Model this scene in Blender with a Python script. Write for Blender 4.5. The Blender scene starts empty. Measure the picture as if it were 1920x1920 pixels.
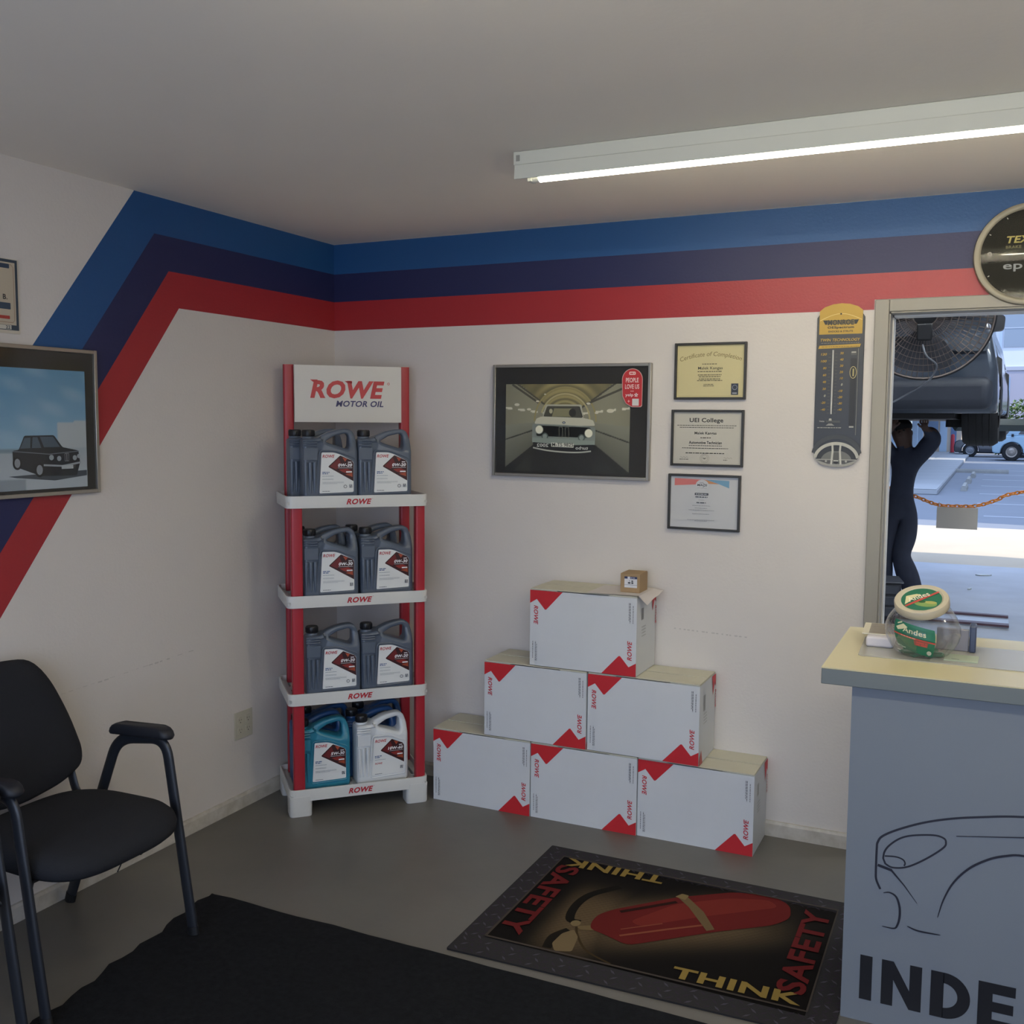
import bpy, bmesh, math, random
from mathutils import Vector, Matrix
from mathutils.geometry import tessellate_polygon
random.seed(7)
S = bpy.context.scene
C = S.collection
PI = math.pi

# ------------------------------------------------------------------ camera
cam = bpy.data.objects.new('camera', bpy.data.cameras.new('camera'))
C.objects.link(cam)
S.camera = cam
cam.data.sensor_width = 36
cam.data.lens = 36 * 1899.26 / 1920
cam.data.clip_start = 0.05
cam.data.clip_end = 500
RT = Vector((0.903520666, 0.428491106, 0.006765965))
UP = Vector((-0.043571608, 0.076146204, 0.996144202))
FW = Vector((-0.426323728, 0.900331677, -0.087469715))
m = Matrix((RT, UP, -FW)).transposed().to_4x4()
m.translation = Vector((2.80221, -3.96802, 1.62366))
cam.matrix_world = m

# ------------------------------------------------------------------ world, sun, daylight, exposure
S.view_settings.view_transform = 'Standard'
S.view_settings.look = 'None'
S.view_settings.gamma = 1
S.view_settings.use_curve_mapping = False
S.view_settings.exposure = 0.0
W = bpy.data.worlds.new('sky')
S.world = W
W.use_nodes = True
wb = W.node_tree.nodes['Background']
wb.inputs[0].default_value = (0.50, 0.66, 1.0, 1)
wb.inputs[1].default_value = 2.3


def lamp(name, kind, loc, direction, energy, color, **kw):
    d = bpy.data.lights.new(name, kind)
    d.energy = energy
    d.color = color
    for k, v in kw.items():
        setattr(d, k, v)
    o = bpy.data.objects.new(name, d)
    C.objects.link(o)
    o.location = loc
    o.rotation_euler = Vector(direction).to_track_quat('-Z', 'Y').to_euler()
    return o


lamp('sun', 'SUN', (20, -5, 30), (-0.80, 0.15, -0.62), 5.0, (1.0, 0.90, 0.74), angle=0.009)
# daylight coming in by the shop window behind the camera
lamp('window_daylight', 'AREA', (2.5, -5.10, 1.35), (0, 1, -0.03), 36, (0.68, 0.79, 1.0),
     shape='RECTANGLE', size=3.4, size_y=1.9)
TUBE_STRENGTH = 30.0

# ------------------------------------------------------------------ materials
_m = {}


def lin(c):
    if isinstance(c, str):
        c = tuple(int(c[i:i + 2], 16) / 255 for i in (0, 2, 4))
    return tuple(x / 12.92 if x <= 0.04045 else ((x + 0.055) / 1.055) ** 2.4 for x in c)


def mat(name, col, rough=0.5, metal=0.0, bump=0.0, bscale=200.0, var=0.0, vscale=4.0, coat=0.0,
        var2=None, spec=0.5, detail=3.0):
    if name in _m:
        return _m[name]
    M = bpy.data.materials.new(name)
    M.use_nodes = True
    nt = M.node_tree
    b = nt.nodes['Principled BSDF']
    c = (*lin(col), 1)
    b.inputs['Base Color'].default_value = c
    b.inputs['Roughness'].default_value = rough
    b.inputs['Metallic'].default_value = metal
    b.inputs['Specular IOR Level'].default_value = spec
    b.inputs['Coat Weight'].default_value = coat
    b.inputs['Coat Roughness'].default_value = 0.06
    tc = None
    if bump or var:
        tc = nt.nodes.new('ShaderNodeTexCoord')
    if var:
        n = nt.nodes.new('ShaderNodeTexNoise')
        n.inputs['Scale'].default_value = vscale
        n.inputs['Detail'].default_value = detail + 2
        n.inputs['Roughness'].default_value = 0.6
        nt.links.new(tc.outputs['Object'], n.inputs['Vector'])
        r = nt.nodes.new('ShaderNodeValToRGB')
        r.color_ramp.elements[0].position = 0.32
        r.color_ramp.elements[1].position = 0.68
        c2 = lin(var2) if var2 else tuple(x * (1 - var) for x in c[:3])
        r.color_ramp.elements[0].color = (*c2, 1)
        r.color_ramp.elements[1].color = c
        nt.links.new(n.outputs['Fac'], r.inputs[0])
        nt.links.new(r.outputs[0], b.inputs['Base Color'])
    if bump:
        n = nt.nodes.new('ShaderNodeTexNoise')
        n.inputs['Scale'].default_value = bscale
        n.inputs['Detail'].default_value = detail
        nt.links.new(tc.outputs['Object'], n.inputs['Vector'])
        bp = nt.nodes.new('ShaderNodeBump')
        bp.inputs['Strength'].default_value = bump
        bp.inputs['Distance'].default_value = 0.002
        nt.links.new(n.outputs['Fac'], bp.inputs['Height'])
        nt.links.new(bp.outputs[0], b.inputs['Normal'])
    _m[name] = M
    return M


def emit(name, col, strength):
    if name in _m:
        return _m[name]
    M = bpy.data.materials.new(name)
    M.use_nodes = True
    b = M.node_tree.nodes['Principled BSDF']
    b.inputs['Base Color'].default_value = (*col, 1)
    b.inputs['Emission Color'].default_value = (*col, 1)
    b.inputs['Emission Strength'].default_value = strength
    _m[name] = M
    return M


def glass(name, tint=(1, 1, 1), gloss=0.05, rough=0.02, edge=0.5):
    """thin clear sheet: transparent mixed with a glossy coat by facing angle"""
    if name in _m:
        return _m[name]
    M = bpy.data.materials.new(name)
    M.use_nodes = True
    nt = M.node_tree
    nt.nodes.remove(nt.nodes['Principled BSDF'])
    out = nt.nodes['Material Output']
    t = nt.nodes.new('ShaderNodeBsdfTransparent')
    t.inputs[0].default_value = (*tint, 1)
    g = nt.nodes.new('ShaderNodeBsdfGlossy')
    g.inputs['Roughness'].default_value = rough
    lw = nt.nodes.new('ShaderNodeLayerWeight')
    lw.inputs[0].default_value = 0.35
    mr = nt.nodes.new('ShaderNodeMapRange')
    mr.inputs['To Min'].default_value = gloss
    mr.inputs['To Max'].default_value = edge
    nt.links.new(lw.outputs['Facing'], mr.inputs[0])
    mx = nt.nodes.new('ShaderNodeMixShader')
    nt.links.new(mr.outputs[0], mx.inputs[0])
    nt.links.new(t.outputs[0], mx.inputs[1])
    nt.links.new(g.outputs[0], mx.inputs[2])
    nt.links.new(mx.outputs[0], out.inputs[0])
    _m[name] = M
    return M


def colattr(name, rough=0.5, coat=0.0):
    if name in _m:
        return _m[name]
    M = bpy.data.materials.new(name)
    M.use_nodes = True
    nt = M.node_tree
    b = nt.nodes['Principled BSDF']
    b.inputs['Roughness'].default_value = rough
    b.inputs['Coat Weight'].default_value = coat
    b.inputs['Specular IOR Level'].default_value = .5 if rough < .85 else .08
    a = nt.nodes.new('ShaderNodeVertexColor')
    a.layer_name = 'Col'
    nt.links.new(a.outputs[0], b.inputs['Base Color'])
    _m[name] = M
    return M


def ink(c, rough=0.45, coat=0.0):
    """a flat print colour"""
    return mat('ink_%s_%d' % (c, int(rough * 10)), c, rough, coat=coat, spec=0.5 if rough < .85 else .08)


# ------------------------------------------------------------------ mesh helpers
class MB:
    def __init__(s):
        s.v, s.f, s.mi, s.mats = [], [], [], []

    def mid(s, M):
        if M is None:
            return 0
        if M not in s.mats:
            s.mats.append(M)
        return s.mats.index(M)

    def add(s, vs, fs, M=None):
        k = len(s.v)
        i = s.mid(M)
        s.v += [tuple(v) for v in vs]
        for f in fs:
            s.f.append(tuple(k + a for a in f))
            s.mi.append(i)
        return s

    def box(s, x0, x1, y0, y1, z0, z1, M=None):
        vs = [(x, y, z) for x in (x0, x1) for y in (y0, y1) for z in (z0, z1)]
        fs = [(0, 1, 3, 2), (4, 6, 7, 5), (0, 4, 5, 1), (2, 3, 7, 6), (0, 2, 6, 4), (1, 5, 7, 3)]
        return s.add(vs, fs, M)

    def ring_sweep(s, rings, closed=True, caps=True, M=None):
        n = len(rings[0])
        vs = [p for r in rings for p in r]
        fs = []
        for i in range(len(rings) - 1):
            for j in range(n if closed else n - 1):
                a, b = i * n + j, i * n + (j + 1) % n
                fs.append((a, b, b + n, a + n))
        if caps:
            fs.append(tuple(range(n - 1, -1, -1)))
            k = (len(rings) - 1) * n
            fs.append(tuple(range(k, k + n)))
        return s.add(vs, fs, M)

    def tube(s, path, r, n=10, M=None, side=None, b=None, caps=True):
        """sweep an ellipse: r across, b along `side`"""
        P = [Vector(p) for p in path]
        rings = []
        prev = None
        for i, p in enumerate(P):
            t = (P[min(i + 1, len(P) - 1)] - P[max(i - 1, 0)]).normalized()
            if side is not None:
                sd = Vector(side)
                nn = sd.cross(t).normalized()
            else:
                if prev is None:
                    a = Vector((0, 0, 1)) if abs(t.z) < 0.9 else Vector((1, 0, 0))
                    nn = a.cross(t).normalized()
                else:
                    nn = (prev - t * prev.dot(t)).normalized()
                prev = nn
                sd = t.cross(nn).normalized()
            rr = r[i] if isinstance(r, (list, tuple)) else r
            bb = rr if b is None else b
            rings.append([p + nn * (rr * math.cos(2 * PI * k / n)) + sd * (bb * math.sin(2 * PI * k / n)) for k in range(n)])
        return s.ring_sweep(rings, True, caps, M)

    def cyl(s, p0, p1, r, n=24, M=None, r1=None):
        return s.tube([p0, p1], [r, r if r1 is None else r1], n, M)

    def lathe(s, prof, n=32, M=None, o=(0, 0, 0), caps=True, axis='z'):
        rings = []
        for r, z in prof:
            rg = []
            for k in range(n):
                a = 2 * PI * k / n
                x, y = r * math.cos(a), r * math.sin(a)
                if axis == 'z':
                    q = (x, y, z)
                elif axis == 'y':
                    q = (x, z, -y)
                else:
                    q = (z, x, y)
                rg.append((q[0] + o[0], q[1] + o[1], q[2] + o[2]))
            rings.append(rg)
        return s.ring_sweep(rings, True, caps, M)

    def prism(s, poly, d0, d1, axis='y', M=None):
        """extrude a 2D outline; axis y: poly is (x,z); axis z: (x,y); axis x: (y,z)"""
        def q(p, d):
            return {'y': (p[0], d, p[1]), 'z': (p[0], p[1], d), 'x': (d, p[0], p[1])}[axis]
        n = len(poly)
        vs = [q(p, d0) for p in poly] + [q(p, d1) for p in poly]
        tri = tessellate_polygon([[Vector((p[0], p[1], 0)) for p in poly]])
        fs = [tuple(t) for t in tri] + [tuple(n + a for a in reversed(t)) for t in tri]
        for i in range(n):
            j = (i + 1) % n
            fs.append((i, j, n + j, n + i))
        return s.add(vs, fs, M)

    def sphere(s, c, rx, ry=None, rz=None, n=16, k=10, M=None):
        ry = ry or rx
        rz = rz or rx
        rings = []
        for i in range(k + 1):
            a = -PI / 2 + PI * i / k
            a = max(-PI / 2 + 0.02, min(PI / 2 - 0.02, a))
            rings.append([(c[0] + rx * math.cos(a) * math.cos(2 * PI * j / n), c[1] + ry * math.cos(a) * math.sin(2 * PI * j / n), c[2] + rz * math.sin(a)) for j in range(n)])
        return s.ring_sweep(rings, True, True, M)

    def mesh(s, name):
        me = bpy.data.meshes.new(name)
        me.from_pydata(s.v, [], s.f)
        for M in s.mats:
            me.materials.append(M)
        if s.mats:
            me.polygons.foreach_set('material_index', s.mi)
        me.update()
        return me

    def build(s, name, M=None, parent=None, label=None, smooth=None, bevel=None, segs=2, loc=None, rot=None,
              mtx=None, kind=None, normals=True):
        me = s.mesh(name)
        if M is not None and not s.mats:
            me.materials.append(M)
        if normals:
            bm = bmesh.new()
            bm.from_mesh(me)
            bmesh.ops.recalc_face_normals(bm, faces=bm.faces)
            bm.to_mesh(me)
            bm.free()
        o = bpy.data.objects.new(name, me)
        C.objects.link(o)
        if parent is not None:
            o.parent = parent
        if mtx is not None:
            o.matrix_local = mtx
        if loc is not None:
            o.location = loc
        if rot is not None:
            o.rotation_euler = rot
        if label:
            o['label'] = label
        if kind:
            o['kind'] = kind
        if bevel:
            b = o.modifiers.new('bevel', 'BEVEL')
            b.width = bevel
            b.segments = segs
            b.limit_method = 'ANGLE'
            b.angle_limit = math.radians(40)
            if smooth is None:
                smooth = 35
        if smooth:
            for p in me.polygons:
                p.use_smooth = True
            me.set_sharp_from_angle(angle=math.radians(smooth))
        return o


def tag(o, label, cat, group=None, kind=None):
    o['label'] = label
    o['category'] = cat
    if group:
        o['group'] = group
    if kind:
        o['kind'] = kind
    return o


def thing(name, label, cat, loc=(0, 0, 0), rot=(0, 0, 0), group=None):
    o = bpy.data.objects.new(name, None)
    o.empty_display_size = 0.05
    C.objects.link(o)
    o.location = loc
    o.rotation_euler = rot
    return tag(o, label, cat, group)


def struct(o):
    o['kind'] = 'structure'
    return o


def copy_tree(o, parent=None):
    c = o.copy()
    C.objects.link(c)
    if parent is not None:
        c.parent = parent
    for ch in list(o.children):
        copy_tree(ch, c)
    return c


def rpath(pts, r, n=6):
    """round the corners of a polyline"""
    P = [Vector(p) for p in pts]
    out = [P[0]]
    for i in range(1, len(P) - 1):
        a, b, c = P[i - 1], P[i], P[i + 1]
        u, v = (a - b), (c - b)
        d = min(r, u.length * 0.48, v.length * 0.48)
        s, e = b + u.normalized() * d, b + v.normalized() * d
        for k in range(n + 1):
            t = k / n
            out.append(s * (1 - t) ** 2 + b * 2 * t * (1 - t) + e * t * t)
    out.append(P[-1])
    return out


def rpoly(pts, r, n=5):
    P = [Vector((p[0], p[1])) for p in pts]
    out = []
    for i in range(len(P)):
        a, b, c = P[i - 1], P[i], P[(i + 1) % len(P)]
        u, v = (a - b), (c - b)
        rr = r[i] if isinstance(r, (list, tuple)) else r
        d = min(rr, u.length * 0.48, v.length * 0.48)
        if d < 1e-5:
            out.append(tuple(b))
            continue
        s, e = b + u.normalized() * d, b + v.normalized() * d
        for k in range(n + 1):
            t = k / n
            q = s * (1 - t) ** 2 + b * 2 * t * (1 - t) + e * t * t
            out.append((q.x, q.y))
    return out


def smooth_line(pts, k=6):
    P = [Vector(p) for p in pts]
    out = []
    for i in range(len(P) - 1):
        p0, p1, p2, p3 = P[max(i - 1, 0)], P[i], P[i + 1], P[min(i + 2, len(P) - 1)]
        for j in range(k):
            t = j / k
            out.append(0.5 * ((2 * p1) + (p2 - p0) * t + (2 * p0 - 5 * p1 + 4 * p2 - p3) * t * t + (3 * p1 - p0 - 3 * p2 + p3) * t ** 3))
    out.append(P[-1])
    return out


# ---- flat print: polygons in layers on one sheet
_tx = {}


def text_mesh(s, shear=0.0, bold=0.0):
    key = (s, shear, bold)
    if key in _tx:
        return _tx[key]
    cu = bpy.data.curves.new('lettering', 'FONT')
    cu.body = s
    cu.shear = shear
    cu.offset = bold
    cu.resolution_u = 3
    cu.space_character = 1.0 + bold * 2
    ob = bpy.data.objects.new('lettering', cu)
    me = bpy.data.meshes.new_from_object(ob)
    V = [(v.co.x, v.co.y) for v in me.vertices]
    F = [tuple(p.vertices) for p in me.polygons]
    bpy.data.objects.remove(ob)
    bpy.data.curves.remove(cu)
    bpy.data.meshes.remove(me)
    x0 = min(v[0] for v in V)
    x1 = max(v[0] for v in V)
    _tx[key] = (V, F, x0, x1)
    return _tx[key]


def capheight(bold):
    V = text_mesh('H', 0, bold)[0]
    return min(v[1] for v in V), max(v[1] for v in V)


class Sheet:
    def __init__(s, dz=0.00025):
        s.b = MB()
        s.z = 0.0
        s.dz = dz

    def _m(s, c):
        return ink(c) if isinstance(c, str) else c

    def poly(s, pts, c, up=True):
        if up:
            s.z += s.dz
        tri = tessellate_polygon([[Vector((p[0], p[1], 0)) for p in pts]])
        fs = []
        for t in tri:
            a, b, d = (pts[i] for i in t)
            cr = (b[0] - a[0]) * (d[1] - a[1]) - (b[1] - a[1]) * (d[0] - a[0])
            fs.append(tuple(t) if cr > 0 else tuple(reversed(t)))
        s.b.add([(p[0], p[1], s.z) for p in pts], fs, s._m(c))
        return s

    def rect(s, x0, y0, x1, y1, c, up=True, r=0):
        pts = [(x0, y0), (x1, y0), (x1, y1), (x0, y1)]
        return s.poly(rpoly(pts, r) if r else pts, c, up)

    def ell(s, x, y, rx, ry, c, up=True, n=24, a0=0, a1=2 * PI):
        k = n if abs(a1 - a0 - 2 * PI) < 1e-6 else n + 1
        return s.poly([(x + rx * math.cos(a0 + (a1 - a0) * i / n), y + ry * math.sin(a0 + (a1 - a0) * i / n)) for i in range(k)], c, up)

    def line(s, pts, w, c, closed=False, up=True, taper=False):
        if up:
            s.z += s.dz
        P = [Vector((p[0], p[1])) for p in pts]
        n = len(P)
        L, R = [], []
        for i, p in enumerate(P):
            if closed:
                t = (P[(i + 1) % n] - P[i - 1]).normalized()
            else:
                t = (P[min(i + 1, n - 1)] - P[max(i - 1, 0)]).normalized()
            ww = w
            if isinstance(w, (list, tuple)):
                ww = w[0] + (w[1] - w[0]) * i / max(1, n - 1)
            if taper:
                ww = ww * (0.15 + 0.85 * math.sin(PI * (i + 0.3) / (n - 0.4)) ** 0.6)
            q = Vector((-t.y, t.x)) * ww / 2
            L.append(p + q)
            R.append(p - q)
        vs = [(p.x, p.y, s.z) for p in L] + [(p.x, p.y, s.z) for p in R]
        fs = [(n + i, n + (i + 1) % n, (i + 1) % n, i) for i in range(n if closed else n - 1)]
        s.b.add(vs, fs, s._m(c))
        return s

    def text(s, t, x, y, h, c, w=None, bold=0.0, shear=0.0, align='l', rot=0, up=True, arc=None):
        if up:
            s.z += s.dz
        V, F, x0, x1 = text_mesh(t, shear, bold)
        lo, hi = capheight(bold)
        k = h / (hi - lo)
        kx = k if w is None else w / (x1 - x0)
        ww = (x1 - x0) * kx
        ox = {'l': 0, 'c': -ww / 2, 'r': -ww}[align]
        ca, sa = math.cos(math.radians(rot)), math.sin(math.radians(rot))
        vs = []
        for vx, vy in V:
            px, py = (vx - x0) * kx + ox, (vy - lo) * k
            if arc:
                a = px / arc
                px, py = (arc + py) * math.sin(a), (arc + py) * math.cos(a) - arc
            vs.append((x + px * ca - py * sa, y + px * sa + py * ca, s.z))
        s.b.add(vs, F, s._m(c))
        return s

    def scribble(s, x0, y, x1, h, c, lines=1, gap=1.6, frac=1.0, align='l'):
        """rows of print too small to read: broken thin bars"""
        s.z += s.dz
        for i in range(lines):
            x = x0
            xe = x0 + (x1 - x0) * (frac if i == lines - 1 else 1)
            if align == 'c':
                q = (x1 - x0) * (1 - random.uniform(0.7, 1)) / 2
                x, xe = x0 + q, x1 - q
            yy = y - i * h * gap
            while x < xe:
                w = min(h * random.uniform(1.5, 4.5), xe - x)
                s.b.add([(x, yy, s.z), (x + w, yy, s.z), (x + w, yy + h, s.z), (x, yy + h, s.z)], [(0, 1, 2, 3)], s._m(c))
                x += w + h * 0.7
        return s

    def build(s, name, parent, mtx=None, label=None):
        return s.b.build(name, parent=parent, mtx=mtx, label=label, normals=False)


def facing(d, loc=(0, 0, 0)):
    """matrix of a print: d is the way it faces"""
    if d == '-y':
        cols = ((1, 0, 0), (0, 0, 1), (0, -1, 0))
    elif d == '+x':
        cols = ((0, 1, 0), (0, 0, 1), (1, 0, 0))
    else:
        cols = ((1, 0, 0), (0, 1, 0), (0, 0, 1))
    M = Matrix(cols).transposed().to_4x4()
    M.translation = Vector(loc)
    return M


def paint_grid(name, w, h, nx, ny, fn, M, parent, mtx, x0=0, y0=0):
    """a flat picture: a grid whose points carry the picture's colours (fn gives sRGB for 0..1 u, v)"""
    vs = [(x0 + w * i / nx, y0 + h * j / ny, 0) for j in range(ny + 1) for i in range(nx + 1)]
    fs = [(j * (nx + 1) + i, j * (nx + 1) + i + 1, (j + 1) * (nx + 1) + i + 1, (j + 1) * (nx + 1) + i) for j in range(ny) for i in range(nx)]
    me = bpy.data.meshes.new(name)
    me.from_pydata(vs, [], fs)
    me.materials.append(M)
    at = me.color_attributes.new('Col', 'FLOAT_COLOR', 'POINT')
    buf = []
    for j in range(ny + 1):
        for i in range(nx + 1):
            c = lin(tuple(max(0.0, min(1.0, q)) for q in fn(i / nx, j / ny)))
            buf += [c[0], c[1], c[2], 1.0]
    at.data.foreach_set('color', buf)
    o = bpy.data.objects.new(name, me)
    C.objects.link(o)
    o.parent = parent
    o.matrix_local = mtx
    return o


def mixc(a, b, t):
    t = max(0.0, min(1.0, t))
    return tuple(x + (y - x) * t for x, y in zip(a, b))


def hexc(h):
    return tuple(int(h[i:i + 2], 16) / 255 for i in (0, 2, 4))


def cushion(outline, layers, axis='z'):
    """outline in 2D, layers = [(inset, height)]: a padded shape"""
    cx = sum(p[0] for p in outline) / len(outline)
    cy = sum(p[1] for p in outline) / len(outline)
    mb = MB()
    rings = []
    for ins, hh in layers:
        rg = []
        for p in outline:
            d = Vector((p[0] - cx, p[1] - cy))
            L = d.length
            q = d * max(0.02, (L - ins) / L)
            if axis == 'z':
                rg.append((cx + q.x, cy + q.y, hh))
            else:
                rg.append((hh, cx + q.x, cy + q.y))
        rings.append(rg)
    mb.ring_sweep(rings)
    return mb


# ================================================================== room shell
H = 2.44
plaster = mat('plaster_white', 'D6D0CA', 0.75, bump=0.35, bscale=90, var=0.04, vscale=1.3)
ceil_m = mat('ceiling_paint', 'F8F0E4', 0.8, bump=0.2, bscale=60, var=0.04, vscale=0.8)
conc = mat('painted_concrete', '6B6862', 0.42, bump=0.15, bscale=40, var=0.22, vscale=1.6, detail=6)
trimw = mat('trim_white', 'CBC8C0', 0.45, var=0.12, vscale=9)
casing = mat('casing_paint', '98948A', 0.5)

RX1, RY0 = 4.7, -5.2
fl = struct(MB().box(0, RX1, RY0, 0.0, -0.06, 0.0).build('floor', conc))
struct(MB().box(-0.12, RX1 + 0.12, RY0 - 0.12, 0.13, H, H + 0.08).build('ceiling', ceil_m))
wl = struct(MB().box(-0.12, 0, RY0, 0, 0, H).build('wall_left', plaster))
struct(MB().box(RX1, RX1 + 0.12, RY0, 0.12, 0, H).build('wall_right', plaster))
# back wall with the doorway to the garage
DX0, DX1, DH = 2.446, 3.31, 2.030
wbk = struct(MB().box(-0.12, DX0 - .006, 0, 0.12, 0, H).box(DX1 + .006, RX1, 0, 0.12, 0, H).box(DX0 - .006, DX1 + .006, 0, 0.12, DH + .006, H).build('wall_back', plaster))
# front wall, behind the camera, with a shop window
struct(MB().box(-0.12, 0.7, RY0 - 0.12, RY0, 0, H).box(4.3, RX1 + 0.12, RY0 - 0.12, RY0, 0, H)
       .box(0.7, 4.3, RY0 - 0.12, RY0, 0, 0.35).box(0.7, 4.3, RY0 - 0.12, RY0, 2.3, H).build('wall_front', plaster))
w1 = MB()
for x in (0.7, 1.88, 3.06, 4.26):
    w1.box(x, x + 0.04, RY0 - 0.09, RY0 - 0.03, 0.35, 2.3)
w1.box(0.7, 4.3, RY0 - 0.09, RY0 - 0.03, 0.35, 0.39).box(0.7, 4.3, RY0 - 0.09, RY0 - 0.03, 2.26, 2.3)
struct(w1.build('window_1', mat('aluminium', 'A8A8A8', 0.35, 0.9)))

# painted stripes (blue, navy, red) over the back wall and bending down the left wall
P_blue = mat('paint_blue', '1A4E84', 0.5, bump=0.3, bscale=90)
P_navy = mat('paint_navy', '1F2450', 0.5, bump=0.3, bscale=90)
P_red = mat('paint_red', 'A2282E', 0.42, bump=0.45, bscale=110)
zs = [2.4395, 2.305, 2.178, 2.0465]
sl = 1.295
ys = [-1.212, -1.120, -1.052, -1.003]
zl = 0.10
for k, (P, nm) in enumerate(((P_blue, 'blue'), (P_navy, 'navy'), (P_red, 'red'))):
    sh = Sheet()
    x1 = RX1
    if k == 2:
        sh.poly([(0, zs[3]), (2.387, zs[3]), (2.387, 2.083), (3.39, 2.083), (3.39, zs[3]), (x1, zs[3]), (x1, zs[2]), (0, zs[2])], P)
    else:
        sh.rect(0, zs[k + 1], x1, zs[k], P)
    sh.build('painted_stripe', wbk, facing('-y', (0, 0, 0)), '%s painted stripe along the top of the wall' % nm)
    sh = Sheet()
    ya, yb, za, zb = ys[k], ys[k + 1], zs[k], zs[k + 1]
    sh.poly([(0, zb), (0, za), (ya, za), (ya - (za - zl) / sl, zl), (yb - (zb - zl) / sl, zl), (yb, zb)], P)
    sh.build('painted_stripe', wl, facing('+x', (0, 0, 0)), '%s painted stripe that bends down to the floor' % nm)
# scuffs on the plaster
sh = Sheet()
sm = mat('scuff_grey', 'BCB7B2', 0.8)
for i in range(16):
    x = 1.66 + i * 0.019 + random.uniform(-.004, .004)
    sh.rect(x, 0.792 - i * 0.0006, x + random.uniform(.006, .014), 0.797 - i * 0.0006, sm, up=(i == 0))
sh.build('scuff_mark', wbk, facing('-y', (0, 0, 0)))
sh = Sheet()
for i in range(22):
    y = -1.62 + i * 0.03 + random.uniform(-.004, .004)
    sh.rect(y, 0.700 + random.uniform(-.003, .003) + i * .0012, y + random.uniform(.012, .028), 0.7025 + i * .0012, sm, up=(i == 0))
sh.build('scuff_mark', wl, facing('+x', (0, 0, 0)))

# baseboards
def baseboard(name, path, nrm):
    a, b = Vector(path[0]), Vector(path[1])
    n = Vector(nrm)
    prof = [(0, 0), (0.013, 0), (0.013, 0.050), (0.009, 0.060), (0, 0.061)]
    mb = MB()
    mb.ring_sweep([[a + n * p[0] + Vector((0, 0, p[1])) for p in prof], [b + n * p[0] + Vector((0, 0, p[1])) for p in prof]])
    return struct(mb.build(name, mat('baseboard_paint', 'CAC5BB', 0.5, var=0.2, vscale=18, var2='B0A99C')))


baseboard('baseboard_left', ((0, RY0, 0), (0, -0.0, 0)), (1, 0, 0))
baseboard('baseboard_back', ((0.013, 0, 0), (DX0 - 0.056, 0, 0)), (0, -1, 0))

# door_1: casing, jamb (the door itself stands open out of view)
d1 = MB()
cs = 0.055
for x0, x1 in ((DX0 - cs, DX0 - 0.006), (DX1 + 0.006, DX1 + cs)):
    d1.box(x0, x1, -0.018, -0.0005, 0, 2.081)
d1.box(DX0 - 0.0055, DX1 + 0.0055, -0.018, -0.0005, DH + 0.006, 2.081)
dm = struct(d1.build('door_1', casing, bevel=0.003))
j = MB()
j.box(DX0 - 0.0058, DX0, -0.012, 0.13, 0, DH).box(DX1, DX1 + 0.0058, -0.012, 0.13, 0, DH).box(DX0, DX1, -0.012, 0.13, DH, DH + 0.0058)
j.build('jamb', casing, dm, bevel=0.002)
j = MB()
j.box(DX0 + 0.0005, DX0 + 0.006, 0.06, 0.13, 0, DH - 0.01).box(DX0 + 0.006, DX1 - 0.0, 0.06, 0.13, DH - 0.006, DH - 0.0005)
j.build('door_stop', mat('stop_white', 'DCDAD4', 0.4), dm)

# ================================================================== ceiling lights
lampw = mat('lamp_white', 'C6C8C0', 0.4)


def strip_light(x0, x1, yb, label, joints, zc=H, glow=None):
    t = thing('strip_light', label, 'ceiling light', (x0, yb, zc), group=None)
    L = x1 - x0
    MB().box(0, L, 0, 0.10, -0.042, -0.0005).build('channel', lampw, t, bevel=0.003)
    r = MB()
    sec = [(-0.018, -0.086), (-0.014, -0.045), (0.045, -0.0425), (0.100, -0.0425), (0.112, -0.052), (0.110, -0.054), (0.098, -0.046), (0.05, -0.050), (-0.008, -0.052), (-0.013, -0.086)]
    r.ring_sweep([[(0.012, p[0], p[1]) for p in sec], [(L - 0.012, p[0], p[1]) for p in sec]])
    r.build('reflector', lampw, t)
    em = emit('tube_glow', (1.0, 0.905, 0.70), TUBE_STRENGTH) if zc == H and glow is None else emit('tube_glow_strong', (1.0, 0.915, 0.73), TUBE_STRENGTH * 1.4) if zc == H else emit('garage_fill_glow', (0.9, 0.95, 1.0), 140)  # the garage tubes are added fill light
    for a, b in joints:
        o = MB().tube([(a + 0.02, 0.018, -0.076), (b - 0.02, 0.018, -0.076)], 0.0180, 16).build('tube', em, t, smooth=50)
        for q, d in ((a, 1), (b, -1)):
            e = MB()
            e.cyl((q, 0.018, -0.076), (q + d * 0.022, 0.018, -0.076), 0.0185, 16)
            e.box(min(q, q - d * 0.012), max(q, q - d * 0.012), 0.0, 0.036, -0.092, -0.045)
            e.build('lampholder', mat('lampholder_white', 'D8D8D0', 0.4), t, smooth=40)
    MB().box(0.010, 0.022, -0.0008, 0, -0.03, -0.012).build('knockout', mat('knockout', '8C8C86', 0.5), t)
    return t


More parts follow.
